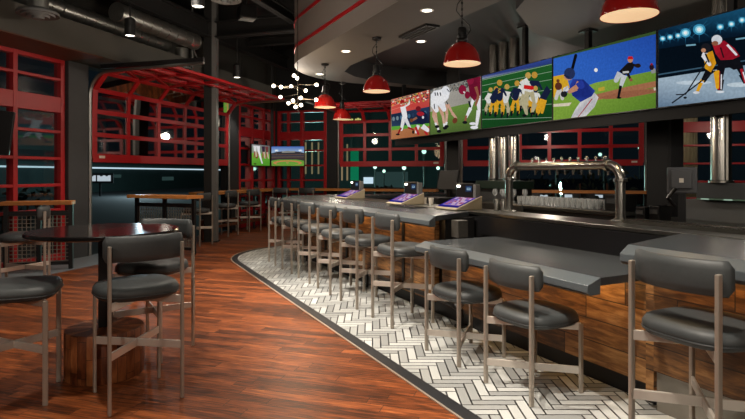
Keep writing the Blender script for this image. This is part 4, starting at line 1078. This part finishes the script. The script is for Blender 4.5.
pts.append((b.x, b.y, 0))
mb = MB(); mb.tube(pts, r, 20); mb.build('pipe', STEEL, tap, smooth=50)
for q in (a, b):
    mb = MB(); mb.lathe([(0.085, 0.0), (0.085, 0.012), (0.055, 0.02), (0.055, 0.03)], (q.x, q.y, 0), 24); mb.build('base_flange', STEEL, tap)
    mb = MB(); mb.lathe([(0.046, HT - 0.15), (0.058, HT - 0.145), (0.058, HT - 0.12), (0.046, HT - 0.115)], (q.x, q.y, 0), 24, cap0=False, cap1=False); mb.build('joint_collar', STEEL, tap)
    s_ = dv if q is a else -dv
    mb = MB(); c = q + s_ * 0.13 + Vector((0, 0, HT)); mb.tube([tuple(c - dv * 0.013), tuple(c + dv * 0.013)], 0.058, 20); mb.build('joint_collar', STEEL, tap)
for i in range(10):
    f = a + dv * (0.24 + i * ((b - a).length - 0.48) / 9) + Vector((0, 0, HT))
    mb = MB(); mb.tube([tuple(f + Vector((0, 0.03, 0))), tuple(f + Vector((0, 0.11, 0.0))), tuple(f + Vector((0, 0.14, -0.03))), tuple(f + Vector((0, 0.145, -0.09)))], 0.011, 8); k = mb.build('faucet', STEEL, tap)
    mb = MB(); mb.lathe([(0.008, 0), (0.012, 0.03), (0.014, 0.06), (0.006, 0.075)], (f.x, f.y + 0.1, f.z + 0.01), 10); mb.build('tap_handle', STEEL, k)
t = thing('drip_tray', 'steel drip tray with slotted grate at the right of the bar behind the countertop', 'drip tray', W(2.25, 3.94, ZR), AU)
mb = MB(); mb.box((0, 0, 0.015), (1.8, 0.14, 0.03)); mb.build('tray', STEELD, t, smooth=0)
mb = MB()
for i in range(60): mb.box((-0.87 + 0.0295 * i, 0, 0.034), (0.012, 0.13, 0.008))
mb.build('grate', STEEL, t, smooth=0)
t = thing('bar_mat', 'black bar mat with bright steel ribs on the countertop left of the near game terminal', 'bar mat', W(5.95, 3.4, 1.0862), AU)
mb = MB(); mb.box((0, 0, 0.005), (0.55, 0.24, 0.01)); mb.build('mat', RUBBER, t, smooth=0)
mb = MB()
for i in range(16): mb.box((-0.25 + 0.033 * i, 0, 0.014), (0.012, 0.2, 0.01))
mb.build('rib', STEEL, t, smooth=0)  # steel ribs laid across the mat

# game terminals
def pic_term(p):
    p.full((52, 44, 150), (66, 54, 176), (38, 34, 138), (48, 42, 150))
    rr = random.Random(11)
    p.poly([(0.08, 0.08), (0.92, 0.08), (0.92, 0.86), (0.08, 0.86)], (170, 140, 200), (150, 110, 190), (190, 130, 170), (140, 130, 210))
    for r_ in range(6):
        for c_ in range(9):
            x, y = 0.11 + c_ * 0.088, 0.12 + r_ * 0.12
            p.poly([(x, y), (x + 0.075, y), (x + 0.075, y + 0.095), (x, y + 0.095)], rr.choice([(210, 190, 226), (180, 90, 120), (120, 100, 200), (226, 200, 200), (150, 60, 90), (90, 90, 190)])); p.k -= 1
    p.k += 1
def pic_small(p):
    p.full((40, 60, 96), (50, 74, 110), (30, 44, 70), (40, 56, 84)); p.poly([(0.2, 0.3), (0.8, 0.3), (0.8, 0.7), (0.2, 0.7)], (150, 180, 200)); p.poly([(0.3, 0.42), (0.7, 0.42), (0.7, 0.56), (0.3, 0.56)], (60, 90, 120))
term = None
for s, n, lb in ((5.26, 3.72, 'bar top game terminal nearest the tap tower with glowing purple screen'), (6.49, 3.70, 'middle one of three bar top game terminals with glowing purple screen'), (8.4, 3.72, 'farthest of three bar top game terminals with glowing purple screen')):
    if term is None:
        term = thing('game_terminal', lb, 'game terminal', W(s, n, ZR), AU, 'bar top game terminals')
        mb = MB(); vs = []
        for x in (-0.21, 0.21): vs += [(x, -0.2, 0.0), (x, 0.16, 0.0), (x, 0.16, 0.16), (x, -0.2, 0.02)]
        mb.add(vs, [(0, 1, 2, 3), (4, 7, 6, 5), (0, 3, 7, 4), (3, 2, 6, 7), (2, 1, 5, 6), (1, 0, 4, 5)]); mb.build('base', BEIGE, term, smooth=0, bevel=0.008)
        p = Pic(0.40, 0.34, lambda x, y: (x, y)); pic_term(p); q = p.build('screen', term); q.location = (0, -0.0222, 0.0945); q.rotation_euler = (math.atan2(0.14, 0.36) - PI / 2, 0, 0)
        mb = MB(); mb.box((-0.03, 0.11, 0.20), (0.34, 0.06, 0.20)); bxx = mb.build('display_box', BLACKP, term, smooth=0, bevel=0.006)
        p = Pic(0.12, 0.07, lambda x, y: (x, y)); pic_small(p); q = p.build('display', bxx); q.location = (0.06, 0.078, 0.235)
        mb = MB(); mb.box((-0.14, 0.076, 0.265), (0.06, 0.006, 0.026)); mb.build('lamp', LEDW, bxx, smooth=0)
        mb = MB(); mb.box((0.17, 0.11, 0.195), (0.05, 0.065, 0.19)); mb.build('card_reader', GREYP, term, smooth=0, bevel=0.006)
    else: dup(term, W(s, n, ZR), AU, lb)

# ================================================================ BACK BAR
def boxes(name, label, cat, s, n, rz, parts, group=None):
    t = thing(name, label, cat, W(s, n, 0), rz, group)
    for pn, c, sz, m in parts:
        mb = MB(); mb.box(c, sz); mb.build(pn, m, t, smooth=0, bevel=min(0.006, min(sz) * 0.2))
    return t
boxes('back_bar_counter', 'black back bar counter carrying the rows of glasses', 'counter', 6.0, 5.75, AU,
      [('cabinet', (0, 0, 0.5), (3.0, 0.66, 1.0), BLACK), ('worktop', (0, 0, 1.025), (3.04, 0.7, 0.05), STEELD)] + [('door', (-1.12 + 0.75 * i, -0.34, 0.5), (0.7, 0.02, 0.84), BLACKP) for i in range(4)])
boxes('steel_back_counter', 'grey steel back counter with a raised step at the right', 'counter', 2.55, 5.85, AU,
      [('cabinet', (0, 0, 0.46), (3.6, 0.8, 0.92), BLACK), ('worktop', (0, 0, 0.95), (3.64, 0.84, 0.05), STEELD), ('step_panel', (0.1, 0.32, 1.09), (3.3, 0.2, 0.24), GREYP), ('back_panel', (0.1, 0.47, 1.18), (3.3, 0.08, 0.44), DGREY)])
gs = thing('glass_shelf', 'shelf with a lit greenish glass edge on the raised step at the right', 'shelf', W(2.4, 6.12, 1.215), AU)
mb = MB(); mb.box((0, 0, 0.008), (3.0, 0.3, 0.014)); mb.build('pane', TRANSG, gs, smooth=0)
mb = MB()
for i in range(12): mb.box((-1.4 + 0.25 * i, -0.152, 0.008), (0.09, 0.004, 0.014))
mb.build('light_strip', emit_mat('pale_green_glow', (186, 220, 196), 0.55), gs, smooth=0)
boxes('work_station', 'dark under bar work station behind the far countertop', 'counter', 7.55, 5.0, AU, [('body', (0, 0, 0.42), (3.2, 0.5, 0.84), BLACK), ('worktop', (0, 0, 0.86), (3.2, 0.52, 0.04), STEELD), ('backsplash', (0, 0.27, 0.97), (3.2, 0.04, 0.18), STEELD)])
# duct box and ducts rising behind the screens
bd = thing('duct_cabinet', 'dark green edged cabinet below the three silver vertical ducts', 'cabinet', W(7.65, 6.35, 0), AU)
mb = MB(); mb.box((0, 0, 0.62), (0.95, 0.42, 1.24)); mb.build('body', BLACK, bd, smooth=0)
mb = MB(); mb.box((0, 0, 1.31), (1.0, 0.48, 0.14)); mb.build('top_edge', GREENB, bd, smooth=0, bevel=0.01)
mb = MB(); mb.box((0, -0.23, 1.0), (0.85, 0.02, 0.36)); mb.build('front_panel', DGREY, bd, smooth=0)
for s, lb in ((7.93, 'left silver vertical duct of the three behind the screens'), (7.65, 'middle silver vertical duct of the three behind the screens'), (7.37, 'right silver vertical duct of the three behind the screens')):
    p = W(s, 6.35, 1.38); o = thing('vertical_duct', lb, 'duct', p, 0, 'three vertical ducts')
    mb = MB(); mb.cyl((0, 0, 0), 0.088, 0, 2.46, 24); mb.build('pipe', STEEL, o, smooth=50)
    for z in (0.03, 0.9, 1.8):
        mb = MB(); mb.lathe([(0.088, z - 0.015), (0.095, z), (0.088, z + 0.015)], seg=24, cap0=False, cap1=False); mb.build('seam_ring', STEEL, o)
p = ray(721, 6.25, 1.40); o = thing('vertical_duct', 'large silver vertical duct at the right edge behind the bar', 'duct', p)
mb = MB(); mb.cyl((0, 0, 0), 0.105, 0, 2.1, 28); mb.build('pipe', STEEL, o, smooth=50)
mb = MB(); mb.tube([(0.0, -0.11, 0.03), (0.0, -0.11, 2.1)], 0.012, 8); mb.build('seam', WHITEC, o)
mb = MB(); mb.lathe([(0.13, 0.0), (0.13, 0.02), (0.106, 0.03)], seg=28); mb.build('base_ring', STEEL, o)
# till screen seen from behind
mo = thing('till_monitor', 'back of a grey point of sale monitor beside the slim grey post', 'monitor', ray(682, 5.55, 0.975), AU + 0.5)
mb = MB(); mb.box((0, 0, 0.46), (0.27, 0.05, 0.27)); mb.build('housing', MONI, mo, smooth=0, bevel=0.015)
mb = MB(); mb.box((0, -0.035, 0.47), (0.19, 0.03, 0.19)); mb.build('back_cover', MONI, mo, smooth=0, bevel=0.01)
mb = MB(); mb.box((0.0, -0.052, 0.46), (0.04, 0.004, 0.045)); mb.build('sticker', WHITEC, mo, smooth=0)
mb = MB(); mb.box((0, 0.0, 0.17), (0.07, 0.04, 0.34)); mb.box((0, 0, 0.012), (0.2, 0.18, 0.024)); mb.tube([(-0.05, -0.05, 0.38), (-0.12, -0.07, 0.28), (-0.06, -0.04, 0.2)], 0.02, 8); mb.build('stand', BLACKP, mo, smooth=0)
mk = thing('till_monitor', 'black tilted monitor behind the middle game terminal', 'monitor', W(7.4, 5.0, 0.881), AU + 0.2)
mb = MB(); mb.box((0, 0, 0.52), (0.42, 0.04, 0.32), M=Matrix.Rotation(-0.25, 3, 'X')); mb.build('screen', RUBBER, mk, smooth=0, bevel=0.008)
mb = MB(); mb.box((0, 0.03, 0.2), (0.08, 0.06, 0.40)); mb.box((0, 0.03, 0.012), (0.24, 0.2, 0.024)); mb.build('stand', BLACKP, mk, smooth=0)
for px, Y, z, sz, lb in ((438, 8.3, 0.89, (0.5, 0.3, 0.26), 'black equipment box behind the near game terminal'), (646, 6.1, 0.985, (0.12, 0.2, 0.15), 'small black box on the steel counter left of the square column'), (660, 6.0, 0.985, (0.13, 0.2, 0.17), 'small black box on the steel counter in front of the grey post'), (604, 7.0, 1.05, (0.26, 0.26, 0.2), 'black equipment box behind the steel tap pipe')):
    o = thing('equipment_box', lb, 'box', W(4.66, 5.68, 1.05) if px == 604 else ray(px, Y, z), AU)
    mb = MB(); mb.box((0, 0, sz[2] / 2), sz); mb.build('case', BLACKP, o, smooth=0, bevel=0.01)
    mb = MB(); mb.box((0, -sz[1] / 2 - 0.004, sz[2] * 0.6), (sz[0] * 0.7, 0.008, sz[2] * 0.3)); mb.build('front_panel', DGREY, o, smooth=0)
# glasses
gm = MB(); gm.lathe([(0.026, 0.0), (0.028, 0.012), (0.036, 0.125), (0.0335, 0.125), (0.026, 0.016), (0.0001, 0.014)], seg=14, cap1=False)
g0 = gm.build('drinking_glass', GLASSC, smooth=60)
first_g = True
for row in range(3):
    for i in range(15):
        p = W(6.30 - i * 0.094 - 0.03 * row, 5.52 + row * 0.10, 1.05)
        o = g0 if first_g else g0.copy()
        if not first_g: C.objects.link(o)
        first_g = False
        o.location = p
        rl = ('front', 'middle', 'back')[row]
        tag(o, 'clear drinking glass in the %s row of glasses on the back bar, %s' % (rl, 'left end' if i == 0 else 'right end' if i == 14 else 'inside the row'), 'glass', 'glasses in the %s row on the back bar' % rl)
wg = thing('wine_glass', 'stemmed wine glass left of the rows of glasses, leftmost', 'wine glass', W(6.9, 5.55, 1.05), 0, 'wine glasses on the back bar')
mb = MB(); mb.lathe([(0.034, 0.0), (0.033, 0.004), (0.005, 0.01), (0.004, 0.09), (0.012, 0.10)], seg=14); mb.build('stem', GLASSC, wg)
mb = MB(); mb.lathe([(0.012, 0.10), (0.04, 0.14), (0.042, 0.17), (0.034, 0.215)], seg=14, cap0=False, cap1=False); mb.build('bowl', GLASSC, wg)
for i, (s, n, nm) in enumerate(((6.78, 5.6, 'second'), (6.66, 5.55, 'third'), (6.54, 5.62, 'fourth'), (6.44, 5.75, 'fifth'))): dup(wg, W(s, n, 1.05), 0, 'stemmed wine glass left of the rows of glasses, %s from the left' % nm)
for i in range(14):
    s = 8.95 - 0.08 * i; o = g0.copy(); C.objects.link(o); o.location = W(s, 4.98, 0.881); o['label'] = 'clear drinking glass standing upright on the dark work station in a long row'; o['group'] = 'glasses on the work station'
cup = MB(); cup.lathe([(0.028, 0), (0.037, 0.09), (0.034, 0.09), (0.026, 0.004), (0.0001, 0.004)], seg=14, cap1=False)
c0 = cup.build('white_cup', WHITEC, smooth=60); c0.location = W(6.35, 3.9, ZR); tag(c0, 'small white cup on the steel top right of the middle game terminal', 'cup')
c1 = c0.copy(); C.objects.link(c1); c1.location = W(6.22, 3.93, ZR); c1['label'] = 'second small white cup beside the first on the steel top'
for k, (s, n) in enumerate(((4.86, 3.93), (4.78, 3.96))):
    o = MB(); o.lathe([(0.03, 0), (0.032, 0.1), (0.03, 0.11), (0.03, 0.13), (0.0001, 0.13)], seg=16, cap1=False); q = o.build('steel_shaker', STEEL, smooth=40); q.location = W(s, n, ZR); tag(q, ('small steel shaker', 'second small steel shaker')[k] + ' left of the tap tower post', 'shaker')

# ================================================================ OUTSIDE
mb = MB(); mb.quad((-90, -10, 0), (90, -10, 0), (90, 130, 0), (-90, 130, 0)); o = mb.build('ground', ASPH, smooth=0); o.location = (0, 0, -0.13); struct(o, 'dark asphalt ground outside', 'ground')
def facade(name, label, a, b, h, m, parts):
    a, b = Vector(a), Vector(b); L = (b - a).length; t = thing(name, label, 'building', a, math.atan2((b - a).y, (b - a).x))
    mb = MB(); mb.box((L / 2, 2.0, h / 2 - 0.13), (L, 4.0, h)); mb.build('wall', m, t, smooth=0)
    for pn, c, sz, mm in parts(L):
        mb = MB(); mb.box(c, sz); mb.build(pn, mm, t, smooth=0)
    return t
GLW = emit_mat('cool_strip_glow', (196, 222, 236), 1.0); GLT = emit_mat('teal_lit_wall', (20, 140, 96), 0.55); GLC = emit_mat('lit_pillar_glow', (220, 196, 150), 0.30)
GLD = emit_mat('dim_teal_glow', (70, 100, 98), 0.30); GLY = emit_mat('yellow_sign_glow', (236, 220, 130), 0.9); GLB = emit_mat('white_sign_glow', (220, 236, 246), 0.6)
facade('night_building', 'long low building outside with a thin white light line, seen through the left openings', (-27.6, 34, 0), (-19.5, 76, 0), 7.0, FACADE,
       lambda L: [('light_line', (L / 2, -0.06, 2.05), (L, 0.08, 0.13), GLW), ('fascia', (L / 2, -0.1, 2.9), (L, 0.16, 0.9), WALLD), ('lit_window', (L * 0.62, -0.05, 1.0), (2.2, 0.06, 0.4), GLD), ('lit_window', (L * 0.42, -0.05, 1.3), (1.0, 0.06, 0.3), GLD)])
def sign_blocks(label, base, d, widths, h, m, t=0.08):
    o = thing('lit_sign', label, 'sign', base, math.atan2(d.y, d.x)); x = 0
    mb = MB()
    for k, w in enumerate(widths):
        if w > 0: mb.box((x + w / 2, 0, h / 2 * (1 - 0.15 * (k % 2))), (w * 0.85, t, h * (1 - 0.15 * (k % 2))))
        x += abs(w)
    mb.build('lettering', m, o, smooth=0); mb = MB(); mb.box((x / 2, 0.09, h / 2), (x + 0.3, 0.06, h + 0.3)); mb.build('backing', BLACK, o, smooth=0)
    mb = MB(); mb.box((x / 2, 0.12, -1.0), (0.12, 0.12, 2.6)); mb.build('post', BLACK, o, smooth=0)
sign_blocks('small white lit sign outside behind the left roll up door', Vector((-20.6, 39.5, 0.98)), Vector((1, 0.1, 0)), [0.16, 0.2, 0.16, -0.1, 0.18, 0.2, 0.2, 0.16, 0.2], 0.42, GLB)
facade('night_building', 'dark building outside with vertical lit bars and a green lit pillar, behind the corner', (-8.5, 52, 0), (6.5, 50, 0), 11.0, FACADE,
       lambda L: [('lit_bar', (2.2 + 0.62 * i, -0.08, 3.0), (0.14, 0.1, 3.0), GLC) for i in range(6)] + [('lit_bar', (5.2 + 0.5 * i, -0.08, 2.6), (0.14, 0.1, 3.4), GLC) for i in range(3)] + [('green_pillar', (6.9, -0.1, 1.9), (0.75, 0.2, 3.9), GLT), ('lit_window', (8.2, -0.08, 0.9), (0.9, 0.1, 0.6), GLW), ('teal_wall', (10.4, -0.06, 0.9), (3.0, 0.1, 1.6), GLD)])  # warm light on the pillars is put in as glow
sign_blocks('small yellow lit sign outside above the back roll up door', Vector((-2.55, 45, 5.7)), Vector((1, -0.05, 0)), [0.16, 0.16, 0.18, 0.16, 0.14, 0.16, -0.14, 0.18, 0.18, 0.16], 0.42, GLY)
LAMPH = emit_mat('street_lamp_glow', (206, 255, 236), 1.6)
for k, (px, Y, z) in enumerate(((375, 38, 1.95), (404, 34, 1.85), (424, 30, 2.7), (438, 40, 1.9), (384, 44, 1.7), (556, 33, 1.9), (604, 33, 1.85), (600, 40, 2.9), (640, 36, 3.2))):
    o = thing('street_lamp', 'small lit street lamp outside beyond the back roll up doors', 'street lamp', ray(px, Y, -0.13), 0, 'street lamps outside')
    mb = MB(); mb.tube([(0, 0, 0), (0, 0, z + 0.1)], 0.05, 8); mb.build('pole', BLACK, o)
    mb = MB(); mb.ball((0, -0.02, z + 0.16), 0.13, 10, 6); mb.build('lamp_head', LAMPH, o)
# parked cars
def car(label, loc, rz):
    o = thing('parked_car', label, 'car', loc, rz, 'parked cars outside')
    side = [(-2.2, 0.35), (-2.2, 0.8), (-1.3, 0.92), (-0.7, 1.4), (0.9, 1.42), (1.6, 0.98), (2.15, 0.88), (2.2, 0.35)]
    mb = MB(); n = len(side); vs = [(x, -0.85, z) for x, z in side] + [(x, 0.85, z) for x, z in side]
    mb.add(vs, [tuple(range(n)), tuple(range(2 * n - 1, n - 1, -1))] + [(i, n + i, n + (i + 1) % n, (i + 1) % n) for i in range(n)]); mb.build('body', CARP, o, smooth=0, bevel=0.06)
    mb = MB()
    for y in (-0.86, 0.86): mb.add([(-1.15, y, 0.95), (-0.62, y, 1.34), (0.84, y, 1.36), (1.35, y, 1.0)], [(0, 1, 2, 3)])
    mb.build('window_glass', CARG, o, smooth=0)
    for x in (-1.35, 1.35):
        for y in (-0.78, 0.78):
            mb = MB(); mb.tube([(x, y - 0.1, 0.32), (x, y + 0.1, 0.32)], 0.32, 18); mb.build('wheel', RUBBER, o)
    for y in (-0.6, 0.6):
        mb = MB(); mb.box((2.19, y, 0.7), (0.04, 0.3, 0.12)); mb.build('headlamp', GLB, o, smooth=0)
for k, (px, Y) in enumerate(((530, 25), (580, 25), (630, 25))):
    car(('leftmost', 'middle', 'rightmost')[k] + ' dark parked car outside behind the beer taps', ray(px, Y, -0.13), -PI / 2 - 0.3)
# hedges and fence outside
def hedge(label, a, b, h, seed):
    a, b = Vector(a), Vector(b); L = (b - a).length; rr = random.Random(seed)
    o = thing('hedge', label, 'hedge', a, math.atan2((b - a).y, (b - a).x)); mb = MB()
    for i in range(int(L * 60)):
        x, y, z = rr.uniform(0, L), rr.uniform(-0.35, 0.35), h * rr.uniform(0.05, 1) ; s = 0.12
        d = Vector((rr.gauss(0, 1), rr.gauss(0, 1), rr.gauss(0, 1))).normalized(); e = d.orthogonal().normalized()
        c = Vector((x, y, z)); mb.quad(c - d * s, c + e * s * 0.6, c + d * s, c - e * s * 0.6)
    mb.build('foliage', HEDGE, o, smooth=0, recalc=False)
    mb = MB()
    for i in range(int(L / 0.8) + 1): mb.tube([(min(i * 0.8, L), 0, 0), (min(i * 0.8, L), 0, h * 0.7)], 0.03, 6)
    mb.build('trunk', SOFFWOOD, o)
q = lambda t, d: BK(t, d, -0.13)
hedge('dark green hedge outside the back roll up door behind the taps', q(7.6, -3.0), q(10.8, -3.0), 1.9, 1)
hedge('dark hedge outside the back door left of the black column', q(1.5, -6.0), q(6.5, -6.0), 1.1, 2)
q = lambda t, d: LF(t, d, -0.13)
hedge('dark hedge outside the left roll up door', q(7.5, -7.0), q(1.5, -7.0), 1.15, 3)
o = thing('patio_fence', 'dark patio fence outside the back roll up door', 'fence', BK(1.8, -2.2, -0.13), A1)
for z in (0.15, 1.15):
    mb = MB(); mb.box((2.5, 0, z), (5.2, 0.04, 0.05)); mb.build('rail', BLACK, o, smooth=0)
for i in range(5):
    mb = MB(); mb.box((i * 1.25, 0, 0.6), (0.06, 0.06, 1.2)); mb.build('post', BLACK, o, smooth=0)
mb = MB(); mesh_panel(mb, (0, 0, 0), (5.0, 0, 0), 0.18, 1.12, 0.09, 0.004); mb.build('mesh_panel', BLACK, o, smooth=0)
cx_ = thing('silo', 'pale ribbed round column outside the right window', 'column', ray(681, 16.5, -0.13))
mb = MB(); mb.cyl((0, 0, 0), 0.42, 0, 4.0, 28); mb.build('shaft', BEIGE, cx_, smooth=40)
mb = MB()
for k in range(28):
    a = 2 * PI * k / 28; mb.tube([(0.42 * math.cos(a), 0.42 * math.sin(a), 0), (0.42 * math.cos(a), 0.42 * math.sin(a), 4.0)], 0.018, 6, cap=False)
mb.build('rib', BEIGE, cx_)
point('yard_lamp', ray(690, 14.9, 2.9) , 25, (255, 230, 200), 0.1)
point('street_fill', (9, 27, 0.8), 500, (190, 255, 235), 0.3); point('street_fill', (-4, 36, 0.8), 1400, (170, 240, 225), 0.3); point('street_fill', (-17, 40, 2.0), 1200, (190, 220, 230), 0.3)  # added lights without fixtures that brighten the facades outside

for o in bpy.data.objects:
    if o.name.startswith('street_fill'): o.data.specular_factor = 0.0
# ================================================================ UNDER COUNTER GLOW, WORLD, CAMERA
def strip_light(s0, s1, n, z, power):
    l = bpy.data.lights.new('counter_glow', 'AREA'); l.shape = 'RECTANGLE'; l.size = s1 - s0; l.size_y = 0.03; l.energy = power; l.color = lin((255, 196, 120))[:3]
    o = bpy.data.objects.new('counter_glow', l); C.objects.link(o); o.location = W((s0 + s1) / 2, n, z); o.rotation_euler = (0.9, 0, AU)
strip_light(0.2, 2.1, 2.95, 0.975, 3.5); strip_light(2.5, 4.4, 2.98, 0.745, 3); strip_light(4.9, 9.2, 3.05, 0.96, 3.5)
# unseen fill lights added to lift the dark parts of the room
for p, e, r_ in (((-0.6, -1.6, 2.9), 190, 0.12), ((3.0, -1.0, 2.2), 90, 0.12), ((-3.4, 1.0, 2.9), 85, 0.12), ((-2.2, 6.5, 3.3), 65, 0.1), ((-1.6, 10.6, 3.2), 55, 0.1), ((-1.0, 14.6, 2.6), 30, 0.1),
               (tuple(W(7.5, 4.9, 2.2)), 22, 0.1), (tuple(W(5.4, 5.0, 2.2)), 22, 0.1), (tuple(W(2.6, 4.9, 2.3)), 26, 0.1), (tuple(BK(8.2, 1.6, 2.6)), 45, 0.1), (tuple(BK(12.6, 1.8, 2.6)), 36, 0.1)):
    point('room_fill_light', p, e, (255, 240, 222), r_)
w = bpy.data.worlds.new('night'); bpy.context.scene.world = w; w.use_nodes = True
bg = w.node_tree.nodes['Background']; bg.inputs[0].default_value = lin((46, 62, 74)); bg.inputs[1].default_value = 0.10
cam = bpy.data.cameras.new('camera'); co = bpy.data.objects.new('camera', cam); C.objects.link(co)
co.location = (0, 0, 1.5); co.rotation_euler = (PI / 2, 0, 0)
cam.sensor_width = 36; cam.lens = 36 * 545 / 745; cam.shift_y = -35.5 / 745; cam.clip_start = 0.05; cam.clip_end = 300
sc = bpy.context.scene; sc.camera = co
sc.view_settings.view_transform = 'Standard'; sc.view_settings.look = 'None'; sc.view_settings.exposure = 0.0
sc.cycles.use_denoising = True; sc.cycles.max_bounces = 8; sc.cycles.transparent_max_bounces = 24; sc.cycles.sample_clamp_indirect = 4.0
sc.cycles.caustics_reflective = False; sc.cycles.caustics_refractive = False

# dark hanging screen at the left edge of the view
hs = thing('hanging_screen', 'dark blank screen seen side on at the left edge, above the drink ledge', 'screen', ray(-6, 7.7, 2.1), 0.25)
mb = MB(); mb.box((0, 0, 0), (0.46, 0.06, 0.62), M=Matrix.Rotation(0.12, 3, 'Y')); mb.build('casing', BLACKP, hs, smooth=0, bevel=0.008)
mb = MB(); mb.box((0, 0.06, 1.6), (0.05, 0.05, 2.7)); mb.build('ceiling_pole', BLACK, hs, smooth=0)
